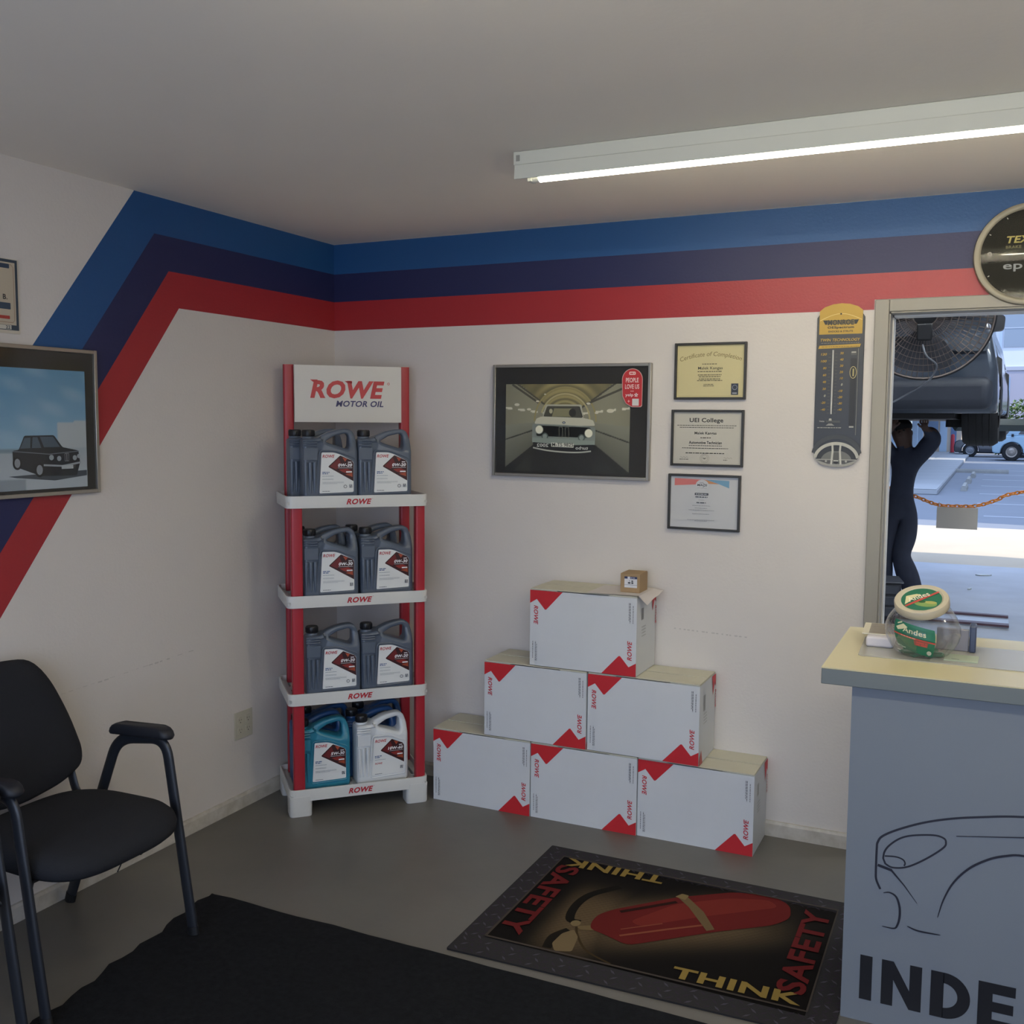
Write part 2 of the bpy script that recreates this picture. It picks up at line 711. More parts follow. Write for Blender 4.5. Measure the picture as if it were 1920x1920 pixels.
strip_light(1.454, 3.92, -1.13, 'long white fluorescent strip light with bare lit tube, near the striped wall', [(0.06, 2.42)])
strip_light(1.60, 4.06, -2.77, 'long fluorescent strip light above and in front of the black rug, behind the first strip', [(0.06, 2.42)], glow=1)
strip_light(0.2, 2.66, 1.5, 'added fluorescent fill light hanging unseen in the garage, left one', [(0.06, 2.42)], 3.95)  # added fill lamps, out of view, to lift the dark car and person
strip_light(3.2, 5.66, 1.5, 'added fluorescent fill light hanging unseen in the garage, right one', [(0.06, 2.42)], 3.95)  # second of the added garage fill lamps
strip_light(3.2, 5.66, 6.6, 'added unseen fluorescent fill light in the garage near the open front', [(0.06, 2.42)], 3.95)  # added fill for the hanging sign and garage floor, out of view
strip_light(2.9, 5.36, 3.2, 'added unseen fluorescent fill light in the garage beside the lift', [(0.06, 2.42)], 3.95)  # also an added fill lamp, out of view

# ================================================================== display rack in the corner
red_p = mat('rack_red', 'A82632', 0.35)
white_p = mat('rack_white', 'D6D6D2', 0.38)
rack = thing('display_rack', 'white and red plastic display rack standing across the corner, full of oil jugs', 'rack',
             (0.4675, -0.504, 0), (0, 0, PI / 4))
RW, RD = 0.293, 0.352
tops = [0.113, 0.515, 0.919, 1.325]
for i, zt in enumerate(tops):
    mb = MB()
    o4 = rpoly([(-RW, 0), (RW, 0), (RW, RD), (-RW, RD)], 0.030, 5)
    n = len(o4)
    t = 0.006
    i4 = []
    cx, cy = 0, RD / 2
    for p in o4:
        i4.append((p[0] * (RW - t) / RW, cy + (p[1] - cy) * (RD / 2 - t) / (RD / 2)))
    z0 = zt - 0.049
    rings = [[(p[0] * .995, cy + (p[1] - cy) * .99, z0) for p in o4], [(p[0], p[1], zt - 0.003) for p in o4],
             [(p[0] * .997, p[1] * .997 + .0005, zt) for p in o4], [(p[0], p[1], zt) for p in i4], [(p[0], p[1], zt - 0.022) for p in i4]]
    mb.ring_sweep(rings, caps=False)
    # slatted floor of the tray
    k = 15
    mb.box(-RW + 0.004, RW - 0.004, 0.10, 0.12, zt - 0.036, zt - 0.026)
    mb.box(-RW + 0.004, RW - 0.004, 0.22, 0.24, zt - 0.036, zt - 0.026)
    mb.box(-RW + 0.004, RW - 0.004, 0.004, 0.03, zt - 0.036, zt - 0.024)
    sf = mb.build('shelf', white_p, rack, smooth=40)
    for q in range(k):
        x = -RW + 0.02 + (2 * RW - 0.04) * q / (k - 1)
        if i == 0 and q == 0:
            slat0 = MB().box(-0.0135, 0.0135, 0.004, RD - 0.004, -0.034, -0.024).build('slat', white_p, sf, loc=(x, 0, zt))
        else:
            o_ = bpy.data.objects.new('slat', slat0.data)
            C.objects.link(o_)
            o_.parent = sf
            o_.location = (x, 0, zt)
    s2 = Sheet()
    s2.text('ROWE', -0.050, zt - 0.036, 0.0225, 'B4242E', w=0.104, bold=0.04, shear=0.28)
    s2.rect(0.057, zt - 0.014, 0.059, zt - 0.012, 'BE2C36', up=False)
    s2.build('lettering', sf, facing('-y', (0, -0.0004, 0)))
    if i == 0:
        for sx in (-1, 1):
            for yy in (0, 1):
                f = MB()
                xa, xb = (-RW, -RW + 0.095) if sx < 0 else (RW - 0.095, RW)
                ya, yb = (0, 0.09) if yy == 0 else (RD - 0.09, RD)
                pl = rpoly([(xa, ya), (xb, ya), (xb, yb), (xa, yb)], 0.02, 4)
                ccx, ccy = (xa + xb) / 2, (ya + yb) / 2
                f.ring_sweep([[(ccx + (p[0] - ccx) * .95, ccy + (p[1] - ccy) * .95, 0) for p in pl], [(ccx + (p[0] - ccx) * .98, ccy + (p[1] - ccy) * .98, 0.004) for p in pl], [(p[0], p[1], z0 + 0.02) for p in pl]])
                f.build('foot', white_p, rack, smooth=40)


def post(x0, x1, y0, y1, z0, z1):
    pl = rpoly([(x0, y0), (x1, y0), (x1, y1), (x0, y1)], 0.008, 3)
    mb = MB()
    mb.ring_sweep([[(p[0], p[1], z0) for p in pl], [(p[0], p[1], z1) for p in pl]])
    mb.build('post', red_p, rack, smooth=40)


for i in range(4):
    za = tops[i] - 0.004 - 0.02
    zb = tops[i + 1] - 0.05 if i < 3 else 1.866
    post(-0.258, -0.216, 0.302, 0.342, za, zb)
    post(0.247, 0.289, 0.302, 0.342, za, zb)
    if i < 3:
        post(-0.272, -0.226, 0.012, 0.055, za, zb)
        post(0.243, 0.283, 0.012, 0.055, za, zb)
sb = MB().box(-0.216, 0.247, 0.2835, 0.2905, 1.622, 1.864).build('sign_board', mat('sign_white', 'D8D4CC', 0.5), rack)
s2 = Sheet()
s2.text('ROWE', -0.150, 1.725, 0.075, 'C23A3C', w=0.322, bold=0.042, shear=0.22)
s2.poly([(-0.150, 1.803), (-0.118, 1.803), (-0.118, 1.793), (-0.137, 1.793)], 'C23A3C', up=False)
s2.poly([(-0.003, 1.799), (0.03, 1.799), (0.03, 1.789), (0.012, 1.789)], 'C23A3C', up=False)
s2.line([(0.190 + 0.0045 * math.cos(a * PI / 6), 1.790 + 0.0045 * math.sin(a * PI / 6)) for a in range(12)], 0.002, 'C23A3C', closed=True, up=False)
s2.text('MOTOR OIL', -0.041, 1.689, 0.0255, '3D3A66', w=0.208, bold=0.026, shear=0.22)
s2.build('lettering', sb, facing('-y', (0, 0.2825, 0)))

# ---------------------------------------------------------------- oil jugs
JW, JD = 0.226, 0.098


def jug_mesh():
    s = JW / 0.232
    out = [(0.002, 0), (0.226, 0), (0.232, 0.012), (0.232, 0.205), (0.229, 0.250), (0.216, 0.283), (0.196, 0.294), (0.160, 0.292), (0.120, 0.283), (0.078, 0.264), (0.062, 0.256), (0.002, 0.253)]
    hole = [(0.098, 0.243), (0.138, 0.265), (0.186, 0.276), (0.198, 0.266), (0.199, 0.222), (0.190, 0.211), (0.112, 0.236)]
    cu = bpy.data.curves.new('jug', 'CURVE')
    cu.dimensions = '2D'
    cu.fill_mode = 'BOTH'
    bv = 0.013
    cu.extrude = JD / 2 - bv
    cu.bevel_depth = bv
    cu.bevel_resolution = 3
    cu.offset = -bv
    for poly, rr in ((out, 0.014), (hole, 0.008)):
        pts = rpoly([(p[0] * s, p[1]) for p in poly], rr, 3)
        sp = cu.splines.new('POLY')
        sp.points.add(len(pts) - 1)
        for q, p in zip(sp.points, pts):
            q.co = (p[0], p[1], 0, 1)
        sp.use_cyclic_u = True
    if True:
        # the hole grows with the negative offset, so shrink it back
        pass
    ob = bpy.data.objects.new('jug', cu)
    me = bpy.data.meshes.new_from_object(ob)
    vs = [tuple(v.co) for v in me.vertices]
    fs = [tuple(p.vertices) for p in me.polygons]
    bpy.data.objects.remove(ob)
    mb = MB()
    q = []
    for x, z, y in vs:
        k = 1.0
        if z > 0.20 and x > 0.075:
            k = 1 - 0.48 * min(1, (z - 0.20) / 0.055)
        q.append((x, y * k, z))
    mb.add(q, fs)
    # neck boss with three raised rings
    cxn = 0.032
    mb.lathe([(0.024, 0.235), (0.026, 0.250), (0.024, 0.262), (0.021, 0.266)], 20, o=(cxn, 0, 0))
    for zz in (0.246, 0.236, 0.226):
        mb.tube([(0.003, -JD / 2 + 0.004, zz), (0.03, -JD / 2 - 0.002, zz), (0.058, -JD / 2 + 0.001, zz)], 0.0042, 6)
    mb.box(0.004, 0.060, -JD / 2 - 0.003, -JD / 2 + 0.01, 0.168, 0.215)
    # flutes under the spout
    for xx in (0.012, 0.030, 0.048):
        mb.tube([(xx, -JD / 2 + 0.001, 0.034), (xx, -JD / 2 - 0.001, 0.10), (xx, -JD / 2 + 0.001, 0.158)], [0.004, 0.0075, 0.008], 8)
    # raised frame round the label
    fr = [(0.062, 0.024), (0.216, 0.030), (0.220, 0.172), (0.140, 0.203), (0.075, 0.205), (0.068, 0.19)]
    fr = rpoly(fr, 0.012, 3)
    mb.tube([(p[0] * s, -JD / 2 + 0.0005, p[1]) for p in fr + fr[:1]], 0.0032, 6, caps=False)
    return mb


jug_b = jug_mesh()
J_grey = mat('jug_grey', '5A6472', 0.34, var=0.08, vscale=12)
J_teal = mat('jug_teal', '2C7F98', 0.34)
J_blue = mat('jug_blue', '234F82', 0.34)
J_white = mat('jug_white', 'D8DCDE', 0.34)
cap_m = mat('cap_black', '15161A', 0.35)


def jug_label(code, white=False):
    s = Sheet(0.0002)
    k = JW / 0.232
    body = 'E2E4E2'
    out = rpoly([(0.068, 0.032), (0.212, 0.036), (0.212, 0.158), (0.204, 0.166), (0.150, 0.192), (0.128, 0.198), (0.078, 0.198)], [.005, .006, .01, .01, .01, .01, .005], 3)
    s.poly([(x * k, z) for x, z in out], body)
    tri = [(0.104, 0.140), (0.156, 0.186), (0.205, 0.165), (0.2115, 0.155), (0.2115, 0.080)]
    s.poly([(x * k, z) for x, z in rpoly(tri, [.006, .002, .004, .004, 0], 3)], '3A1518')
    for pts, c in (([(0.112, 0.141), (0.150, 0.176), (0.160, 0.150), (0.140, 0.128)], '6E1F20'),
                   ([(0.165, 0.178), (0.176, 0.160), (0.185, 0.172)], 'A8492F'),
                   ([(0.150, 0.128), (0.185, 0.132), (0.205, 0.122), (0.185, 0.112), (0.165, 0.118)], '8A2A24'),
                   ([(0.176, 0.108), (0.206, 0.116), (0.207, 0.098)], 'A0482C')):
        s.poly([(x * k, z) for x, z in pts], c)
    s.text('ROWE', 0.081 * k, 0.1765, 0.0125, 'B8262E', w=0.050, bold=0.02, shear=0.25)
    s.text(code, 0.206 * k, 0.140, 0.0125, 'F2F2F2', w=0.058 if len(code) < 6 else 0.066, bold=0.035, shear=0.2, align='r')
    s.rect(0.188 * k, 0.156, 0.203 * k, 0.160, 'DADADA', up=False)
    s.rect(0.146 * k, 0.1345, 0.206 * k, 0.1358, 'E8E8E8', up=False)
    s.rect(0.180 * k, 0.116, 0.205 * k, 0.121, 'F0F0F0', up=False, r=.002)
    s.scribble(0.080 * k, 0.116, 0.110 * k, 0.0032, '3A5C8C', 2, 1.9, 0.8)
    s.scribble(0.080 * k, 0.101, 0.128 * k, 0.0016, '7A8894', 1)
    if white:
        s.text('ROWE', 0.080 * k, 0.082, 0.0075, 'B8262E', w=0.032, bold=0.02, shear=0.25)
    else:
        s.scribble(0.080 * k, 0.090, 0.126 * k, 0.0014, 'A8AEB2', 2, 2.2)
        s.scribble(0.080 * k, 0.077, 0.170 * k, 0.0014, 'A8AEB2', 3, 2.4, .7)
    s.scribble(0.080 * k, 0.0395, 0.112 * k, 0.0020, '4A4E58', 1)
    for q in range(4):
        s.scribble(0.193 * k, 0.054 + q * 0.0035, 0.207 * k, 0.0024, '5A5E64', 1)
    if code == '0W-20':
        s.line([(0.176 * k + 0.006 * math.cos(a * PI / 7), 0.059 + 0.006 * math.sin(a * PI / 7)) for a in range(14)], 0.0018, '4A4E54', closed=True)
    return s


jug_base = None
jug_meshes = {}
lab_meshes = {}


def make_jug(color, code, label, loc, yaw, group):
    t = thing('oil_jug', label, 'oil jug', loc, (0, 0, PI / 4 + yaw), group)
    if 'body' not in jug_meshes:
        b = jug_b.build('body', J_grey, t, smooth=40)
        jug_meshes['body'] = b.data
        c = MB()
        c.lathe([(0.0245, 0.262), (0.0255, 0.264), (0.0255, 0.286), (0.0235, 0.2895), (0.0, 0.290)], 28, o=(0.032, 0, 0))
        for a in range(28):
            aa = 2 * PI * a / 28
            c.cyl((0.032 + 0.0255 * math.cos(aa), 0.0255 * math.sin(aa), 0.265), (0.032 + 0.0255 * math.cos(aa), 0.0255 * math.sin(aa), 0.285), 0.0009, 5)
        cc = c.build('cap', cap_m, t, smooth=40)
        jug_meshes['cap'] = cc.data
    else:
        b = bpy.data.objects.new('body', jug_meshes['body'])
        C.objects.link(b)
        b.parent = t
        cc = bpy.data.objects.new('cap', jug_meshes['cap'])
        C.objects.link(cc)
        cc.parent = t
    b.material_slots[0].link = 'OBJECT'
    b.material_slots[0].material = color
    key = (code, color is J_white)
    if key not in lab_meshes:
        l = jug_label(code, key[1]).build('label', t, facing('-y', (0, -JD / 2 - 0.0012, 0)))
        lab_meshes[key] = l.data
    else:
        l = bpy.data.objects.new('label', lab_meshes[key])
        C.objects.link(l)
        l.parent = t
        l.matrix_local = facing('-y', (0, -JD / 2 - 0.0012, 0))
    return t


q2 = 2 ** -0.5


def rackpt(u, v, z):
    return (0.4675 + u * q2 - v * q2, -0.504 + u * q2 + v * q2, z)


JG = 'oil jugs on the display rack'
jugs = [
    # colour, code, u of left edge, v of middle, shelf, yaw, label
    (J_grey, '0W-20', -0.222, 0.075, 3, 0.03, 'grey oil jug with glare on its label, front left on the top shelf'),
    (J_grey, '0W-20', -0.262, 0.182, 3, 0.02, 'grey oil jug half hidden behind the left one on the top shelf'),
    (J_grey, '0W-20', 0.006, 0.085, 3, -0.02, 'grey oil jug with a matte label, right on the top shelf'),
    (J_grey, '0W-30', -0.222, 0.075, 2, 0.0, 'grey oil jug labelled 0W-30, front left on the second shelf from the top'),
    (J_grey, '0W-30', 0.012, 0.085, 2, 0.04, 'grey oil jug labelled 0W-30, front right on the second shelf from the top'),
    (J_grey, '0W-30', -0.250, 0.195, 2, 0.0, 'grey oil jug behind the left 0W-30 jug, only its cap and handle showing'),
    (J_grey, '0W-30', -0.024, 0.205, 2, 0.02, 'grey oil jug behind the right 0W-30 jug, only its cap and handle showing'),
    (J_grey, '0W-20', -0.216, 0.075, 1, 0.0, 'grey oil jug labelled 0W-20, left on the third shelf from the top'),
    (J_grey, '0W-20', 0.012, 0.080, 1, 0.03, 'grey oil jug labelled 0W-20, right on the third shelf from the top'),
    (J_teal, '5W-30', -0.256, 0.108, 0, 0.0, 'teal oil jug on the bottom shelf'),
    (J_white, '10W-60', -0.008, 0.095, 0, 0.05, 'white oil jug on the bottom shelf'),
    (J_blue, '5W-30', -0.262, 0.2075, 0, 0.0, 'blue oil jug right behind the teal jug'),
    (J_blue, '5W-30', -0.030, 0.202, 0, 0.0, 'blue oil jug right behind the white jug'),
    (J_blue, '5W-30', -0.214, 0.3065, 0, 0.0, 'blue oil jug in the back row behind the teal jug'),
    (J_blue, '5W-30', 0.018, 0.3065, 0, 0.0, 'blue oil jug in the back row behind the white jug'),
]
for col, code, u, v, sh_, yaw, lab in jugs:
    make_jug(col, code, lab, rackpt(u, v, tops[sh_] - 0.0235), yaw, JG)

# ================================================================== cartons
card_w = mat('carton_white', 'D3D6D9', 0.6, var=0.04, vscale=6)
card_in = mat('carton_inside', 'B3A57E', 0.8)
card_top = mat('carton_top', 'C9C6B4', 0.65, var=0.06, vscale=8)
BW, BH, BD = 0.455, 0.310, 0.238


def carton_print():
    s = Sheet(0.0003)
    R = 'C4262E'
    w, h = BW, BH
    z1 = [(0, h), (0.143, h), (0.072, h - 0.076), (0.066, h - 0.077), (0.030, h - 0.036), (0, h - 0.054)]
    s.poly(z1, R)
    s.poly([(w - x, h - y) for x, y in z1], R)
    s.text('ROWE', 0.0175, h - 0.062, 0.0185, R, w=0.078, bold=0.02, shear=0.25, rot=-90)
    s.text('ROWE', w - 0.0175, 0.062, 0.0185, R, w=0.078, bold=0.02, shear=0.25, rot=90)
    G = '55585E'
    for xx, z0_, z1_, ww in ((0.014, 0.03, 0.10, .0015), (0.026, 0.02, 0.10, .0018), (0.031, 0.02, 0.09, .0012)):
        for (a, flip) in ((xx, 0), (w - xx, 1)):
            z = z0_
            while z < z1_:
                dz = min(random.uniform(.004, .012), z1_ - z)
                A, B = (z, z + dz) if not flip else (h - z - dz, h - z)
                s.rect(a - ww, A, a + ww * .5, B, G, up=False)
                z += dz + 0.002
    return s


def carton_side_print(top):
    s = Sheet(0.0003)
    R = 'C4262E'
    for i in range(9):
        s.rect(0.055 + i * 0.0035, 0.215 if top else 0.20, 0.057 + i * 0.0035, 0.262, '8A8C8A', up=(i == 0))
    for i in range(4):
        s.scribble(0.060, 0.185 - i * .012, 0.110, 0.003, '9A9C9A', 1)
    s.poly([(BD, BH), (BD, BH - 0.05), (BD - 0.018, BH - 0.034), (BD - 0.042, BH - 0.08), (BD - 0.06, BH)], R)
    s.text('ROWE', BD - 0.010, BH - 0.062, 0.016, R, w=0.078, bold=0.02, shear=0.25, rot=-90)
    s.poly([(0, 0), (0.05, 0), (0.03, 0.055), (0, 0.02)], 'BF5A58') if not top else None
    return s


_cp = None
_cs = {}


def carton(label, loc, yaw, flap=(2, 3), dim=(1, 1)):
    global _cp
    t = thing('carton', label, 'cardboard box', loc, (0, 0, yaw), 'stacked white and red cartons')
    w, h, d, q = BW, BH, BD, 0.004
    mb = MB()
    mb.box(0, w, 0, q, 0, h).box(0, w, d - q, d, 0, h).box(0, q, q, d - q, 0, h).box(w - q, w, q, d - q, 0, h).box(q, w - q, q, d - q, 0, q)
    mb.build('body', card_w, t)
    # four lid flaps
    for k, (side, ang) in enumerate((('l', 1.0), ('r', 1.5), ('f', flap[0]), ('b', flap[1]))):
        m_ = MB()
        fw = d / 2 - 0.0035
        zz = 0.0005 if side in 'lr' else 0.0036
        if side in 'fb':
            m_.box(0.001, w - 0.001, 0, fw, zz, zz + 0.003)
        else:
            m_.box(0, fw, 0.003, d - 0.003, zz, zz + 0.003)
        o = m_.build('flap', card_top, t)
        a = math.radians(ang)
        if side == 'f':
            o.location = (0, 0.0005, h)
            o.rotation_euler = (a, 0, 0)
        elif side == 'b':
            o.location = (w, d - 0.0005, h)
            o.rotation_euler = (a, 0, PI)
        elif side == 'l':
            o.location = (0.0005, 0, h)
            o.rotation_euler = (0, 0, 0)
        else:
            o.location = (w - 0.0005, d, h)
            o.rotation_euler = (0, 0, PI)
    if _cp is None:
        o = carton_print().build('print', t, facing('-y', (0, -0.0003, 0)))
        _cp = o.data
    else:
        o = bpy.data.objects.new('print', _cp)
        C.objects.link(o)
        o.parent = t
        o.matrix_local = facing('-y', (0, -0.0003, 0))
    o = carton_side_print(dim[0] == 1).build('print', t, facing('+x', (w + 0.0003, 0, 0)))
    return t


yb = -0.253
carton('white carton with red corner prints, bottom row beside the display rack', (0.677, yb - 0.002, 0), 0.005, (0.4, 0.8))
carton('white carton with red corner prints, middle of the bottom row', (1.136, yb + 0.003, 0), 0.01, (0.5, 0.5))
carton('white carton with red corner prints, bottom row at the right end, flaps half open', (1.594, yb + 0.014, 0), 0.0, (0.4, 0.9))
carton('white carton with red corner prints, left one of the middle row', (0.921, yb, BH + 0.0095), 0.003, (0.3, 0.9), (0, 1))
carton('white carton with red corner prints, right one of the middle row', (1.381, yb + 0.006, BH + 0.0095), 0.0, (0.4, 0.9), (0, 1))
carton('topmost white carton, carrying the small brown box', (1.126, yb + 0.004, 2 * (BH + 0.0095)), -0.004, (0.5, 0.5))

TOPZ = 3 * BH + 2 * 0.0095 + 0.0078
# sheet of paper hanging over the carton's corner
pp = MB()
g = []
nx, ny = 14, 8
for jy in range(ny + 1):
    row = []
    for ix in range(nx + 1):
        x = 1.375 + 0.245 * ix / nx
        y = -0.262 + 0.21 * jy / ny + 0.02 * (ix / nx)
        ov = max(0, x - 1.585)
        z = TOPZ + 0.001 - ov * (0.9 - 0.75 * jy / ny) + 0.002 * math.sin(ix * .8 + jy) * (1 if ov > 0 else 0)
        row.append((x, y, z))
    g.append(row)
vs = [p for r in g for p in r] + [(p[0], p[1], p[2] + 0.0008) for r in g for p in r]
N = (nx + 1) * (ny + 1)
fs = []
for jy in range(ny):
    for ix in range(nx):
        a = jy * (nx + 1) + ix
        fs += [(a, a + nx + 1, a + nx + 2, a + 1), (N + a, N + a + 1, N + a + nx + 2, N + a + nx + 1)]
pp.add(vs, fs)
tag(pp.build('paper_sheet', mat('paper_white', 'CFC9C8', 0.7), normals=False), 'white sheet of paper hanging over the edge of the topmost carton', 'paper')

kraft = mat('kraft_card', 'A08562', 0.7, var=0.06, vscale=30)
sbx = thing('small_box', 'small brown cardboard box with a white parts label, on top of the carton stack', 'cardboard box', (1.490, -0.188, TOPZ + 0.0022), (0, 0, 0.02))
MB().box(0, 0.080, 0, 0.105, 0, 0.074).build('body', kraft, sbx, bevel=0.0012, segs=1)
MB().box(0.001, 0.079, 0.001, 0.104, 0.0742, 0.0756).build('lid_flap', kraft, sbx)
s = Sheet()
s.rect(0.017, 0.020, 0.069, 0.062, 'D4D4D8')
s.rect(0.017, 0.055, 0.069, 0.064, '2C3358')
s.rect(0.030, 0.0545, 0.040, 0.0635, 'D8D8E0')
s.rect(0.017, 0.0305, 0.069, 0.0315, '3C4368')
s.text('4', 0.036, 0.044, 0.006, '34363C', w=.003, bold=0.02)
s.scribble(0.046, 0.044, 0.053, 0.005, '34363C', 1)
s.scribble(0.032, 0.036, 0.054, 0.006, '2E3036', 1)
s.scribble(0.042, 0.058, 0.060, 0.003, 'B0B4D0', 1)
s.build('label', sbx, facing('-y', (0, -0.0004, 0)))

# ================================================================== framed pictures
silver = mat('frame_silver', 'A8A49A', 0.3, 0.85)
blackm = mat('frame_black', '2E2C28', 0.4)
matte = mat('matte_black', '26241F', 0.7)
pane = glass('picture_glass', (0.98, 0.98, 0.98), 0.008, 0.08, 0.08)


def frame(name, label, loc, w, h, rot, fm, fw, depth, cat='picture'):
    """origin: lower left corner on the wall, local x right, y into the wall, z up"""
    t = thing(name, label, cat, loc, rot)
    mb = MB()
    d = depth
    for (a, b, c, e) in ((0, fw, 0, h), (w - fw, w, 0, h)):
        mb.box(a, b, -d, -0.001, c, e)
    mb.box(fw, w - fw, -d, -0.001, 0, fw).box(fw, w - fw, -d, -0.001, h - fw, h)
    mb.build('frame', fm, t, bevel=0.0015, segs=2)
    return t


# --- tunnel picture
PW, PH = 0.710, 0.476
t = frame('framed_picture', 'silver framed picture of a white car in a tunnel, on the back wall', (0.836, 0, 1.397), PW, PH, (0, -0.0, 0), silver, 0.013, 0.024)
t.rotation_euler = (0, 0.006, 0)
MB().box(0.012, PW - 0.012, -0.014, -0.004, 0.012, PH - 0.012).build('mat_board', matte, t)


def tunnel(u, v):
    # vanishing point in the middle; v up
    x, y = (u - 0.49) * 1.42, v - 0.60
    r = math.hypot(x, y)
    a = math.atan2(y, x)
    warm, grey, dark = hexc('9A8E5E'), hexc('8C8872'), hexc('3A382C')
    if y > -abs(x) * 0.10:
        t = 0.5 + 0.5 * math.sin(20 / (r + 0.18))
        c = mixc(hexc('5E583C'), hexc('A89B66'), t * math.exp(-((abs(x)) / 0.33) ** 2) + 0.25)
        if abs(x) > 0.2 and y < abs(x) * 0.75:
            c = mixc(hexc('8B8870'), hexc('A19F86'), 0.5 + 0.4 * math.sin(u * 9))
            c = mixc(c, hexc('706A50'), abs(x) * 0.5)
            if abs(y - abs(x) * 0.12 - 0.045) < 0.012 and math.sin(u * 60) > -0.2:
                c = hexc('DAD6BE')
        if abs(y - abs(x) * 0.72) < 0.012 and abs(x) > 0.12:
            c = hexc('4A4838')
    elif y > -abs(x) * 1.0 and abs(x) > 0.1:
        c = mixc(hexc('8C8C78'), hexc('4C4C3E'), (-y / (abs(x) + 1e-3) - 0.1) * 0.9)
        if -y > abs(x) * 0.80:
            c = hexc('26251C')
        elif abs(-y - abs(x) * 0.34) < 0.008:
            c = hexc('35342A')
    else:
        c = mixc(hexc('1E1D17'), hexc('4A4A40'), max(0, -y * 0.9 - 0.1 + 0.2 * math.sin(u * 14) * 0.3))
    return mixc(c, (0.02, 0.02, 0.015), 0.0)


ix0, ix1, iz0, iz1 = 0.060, 0.622, 0.022, 0.393
paint_grid('photo_print', ix1 - ix0, iz1 - iz0, 170, 112, tunnel, colattr('picture_print', 0.5), t, facing('-y', (ix0, -0.0148, iz0)))
s = Sheet(0.00015)
iw, ih = ix1 - ix0, iz1 - iz0


def P_(pts):
    return [(ix0 + u * iw, iz1 - v * ih) for u, v in pts]


def TP(px, py):
    """crop position in the photograph of the picture -> fraction of the picture"""
    return ((px - 180) / 842, (py - 208) / 627)


for rr, c in ((0.62, '9E9260'), (0.50, 'B8AC7C'), (0.36, 'A79C68')):
    a = [(0.49 + 0.40 * rr * math.cos(k * PI / 20), 0.42 - 0.62 * rr * math.sin(k * PI / 20)) for k in range(21)]
    s.line(P_(a), 0.007, c)
for x0_, y0_, x1_, y1_ in ((225, 210, 410, 340), (975, 240, 745, 345)):
    s.line(P_([TP(x0_, y0_), TP(x1_, y1_)]), 0.009, '4E4C3C')
for x, y, rx in ((260, 355, .012), (345, 388, .010), (895, 395, .016), (805, 410, .008), (405, 330, .008), (750, 345, .009), (456, 280, .005)):
    u, v = TP(x, y)
    s.ell(ix0 + u * iw, iz1 - v * ih, rx, rx * .5, 'D9D4BC')
CP = lambda pts: P_([TP(a, b) for a, b in pts])
s.poly(CP([(375, 640), (800, 640), (800, 700), (780, 835), (360, 835)]), '23221B')
s.poly(CP(rpoly([(440, 440), (462, 352), (705, 352), (722, 450)], 12)), 'B6B49E')
s.poly(CP(rpoly([(446, 440), (472, 364), (690, 364), (712, 446)], 10)), '4A4A3C')
s.poly(CP([(520, 380), (640, 380), (655, 438), (505, 438)]), '8F8A66')
s.ell(*P_([TP(498, 400)])[0], 0.008, 0.010, 'B8B290')
s.ell(*P_([TP(645, 410)])[0], 0.016, 0.017, '2E2B22')
s.line(CP([(690, 366), (712, 440)]), 0.004, '2E2E26')
s.poly(CP(rpoly([(385, 490), (400, 452), (440, 438), (725, 446), (785, 462), (798, 500), (600, 505)], 10)), 'C6C4AE')
s.ell(*P_([TP(428, 425)])[0], 0.010, 0.008, '8E8C78')
s.ell(*P_([TP(737, 437)])[0], 0.010, 0.008, '8E8C78')
s.poly(CP(rpoly([(372, 490), (600, 497), (800, 508), (800, 610), (790, 640), (375, 630), (370, 600)], 12)), '848C82')
s.poly(CP(rpoly([(395, 502), (770, 512), (775, 585), (400, 578)], 14)), '1D1D19')
for x in (566, 608):
    s.line(CP(rpoly([(x - 10, 512), (x + 14, 513), (x + 16, 585), (x - 8, 582)], 6)), 0.0022, '6E6E60', closed=True)
for x, y, r_ in ((420, 532, .0195), (757, 553, .0195)):
    c_ = P_([TP(x, y)])[0]
    s.ell(*c_, r_, r_, '8E9282')
    s.ell(*c_, r_ * .86, r_ * .86, 'E6E4CC')
for x, y in ((460, 580), (710, 585)):
    c_ = P_([TP(x, y)])[0]
    s.ell(*c_, 0.0155, 0.0155, '57605A')
    s.ell(*c_, 0.010, 0.010, '8A948A')
s.poly(CP(rpoly([(372, 588), (800, 605), (800, 635), (600, 640), (372, 622)], 8)), '8A958A')
s.poly(CP(rpoly([(378, 622), (600, 640), (798, 632), (790, 680), (600, 688), (385, 665)], 8)), '21211D')
s.line(smooth_line([(*p, 0) for p in CP([(380, 662), (480, 680), (600, 689), (700, 688), (775, 678)])]), 0.006, 'B0B2A4')
s.poly(CP([(505, 622), (660, 628), (658, 656), (506, 652)]), 'CFCFC0')
ax, az = CP([(512, 650)])[0]
s.text('M-TS 9825', ax, az + .0005, 0.0145, '1E1E1C', w=0.096, bold=0.01)
# mirror written words on the spoiler
for word, px, py, wd in (('2002', 406, 655, 0.054), ('turbo', 672, 668, 0.056)):
    V, F, xa, xb = text_mesh(word, 0, 0.02)
    lo, hi = capheight(0.02)
    ox, oz = CP([(px, py)])[0]
    kx = wd / (xb - xa)
    s.z += s.dz
    s.b.add([(ox + wd - (vx - xa) * kx, oz + (vy - lo) * 0.0135 / (hi - lo), s.z) for vx, vy in V], [tuple(reversed(f)) for f in F], ink('D0D0C4'))
s.ell(*P_([TP(590, 480)])[0], 0.0075, 0.0052, '3A4048')
s.ell(*P_([TP(590, 480)])[0], 0.005, 0.0034, '9AA0A4')
s.build('photo_print', t, facing('-y', (0, -0.0149, 0)))
MB().box(0.012, PW - 0.012, -0.0185, -0.0175, 0.012, PH - 0.012).build('glass_pane', pane, t)
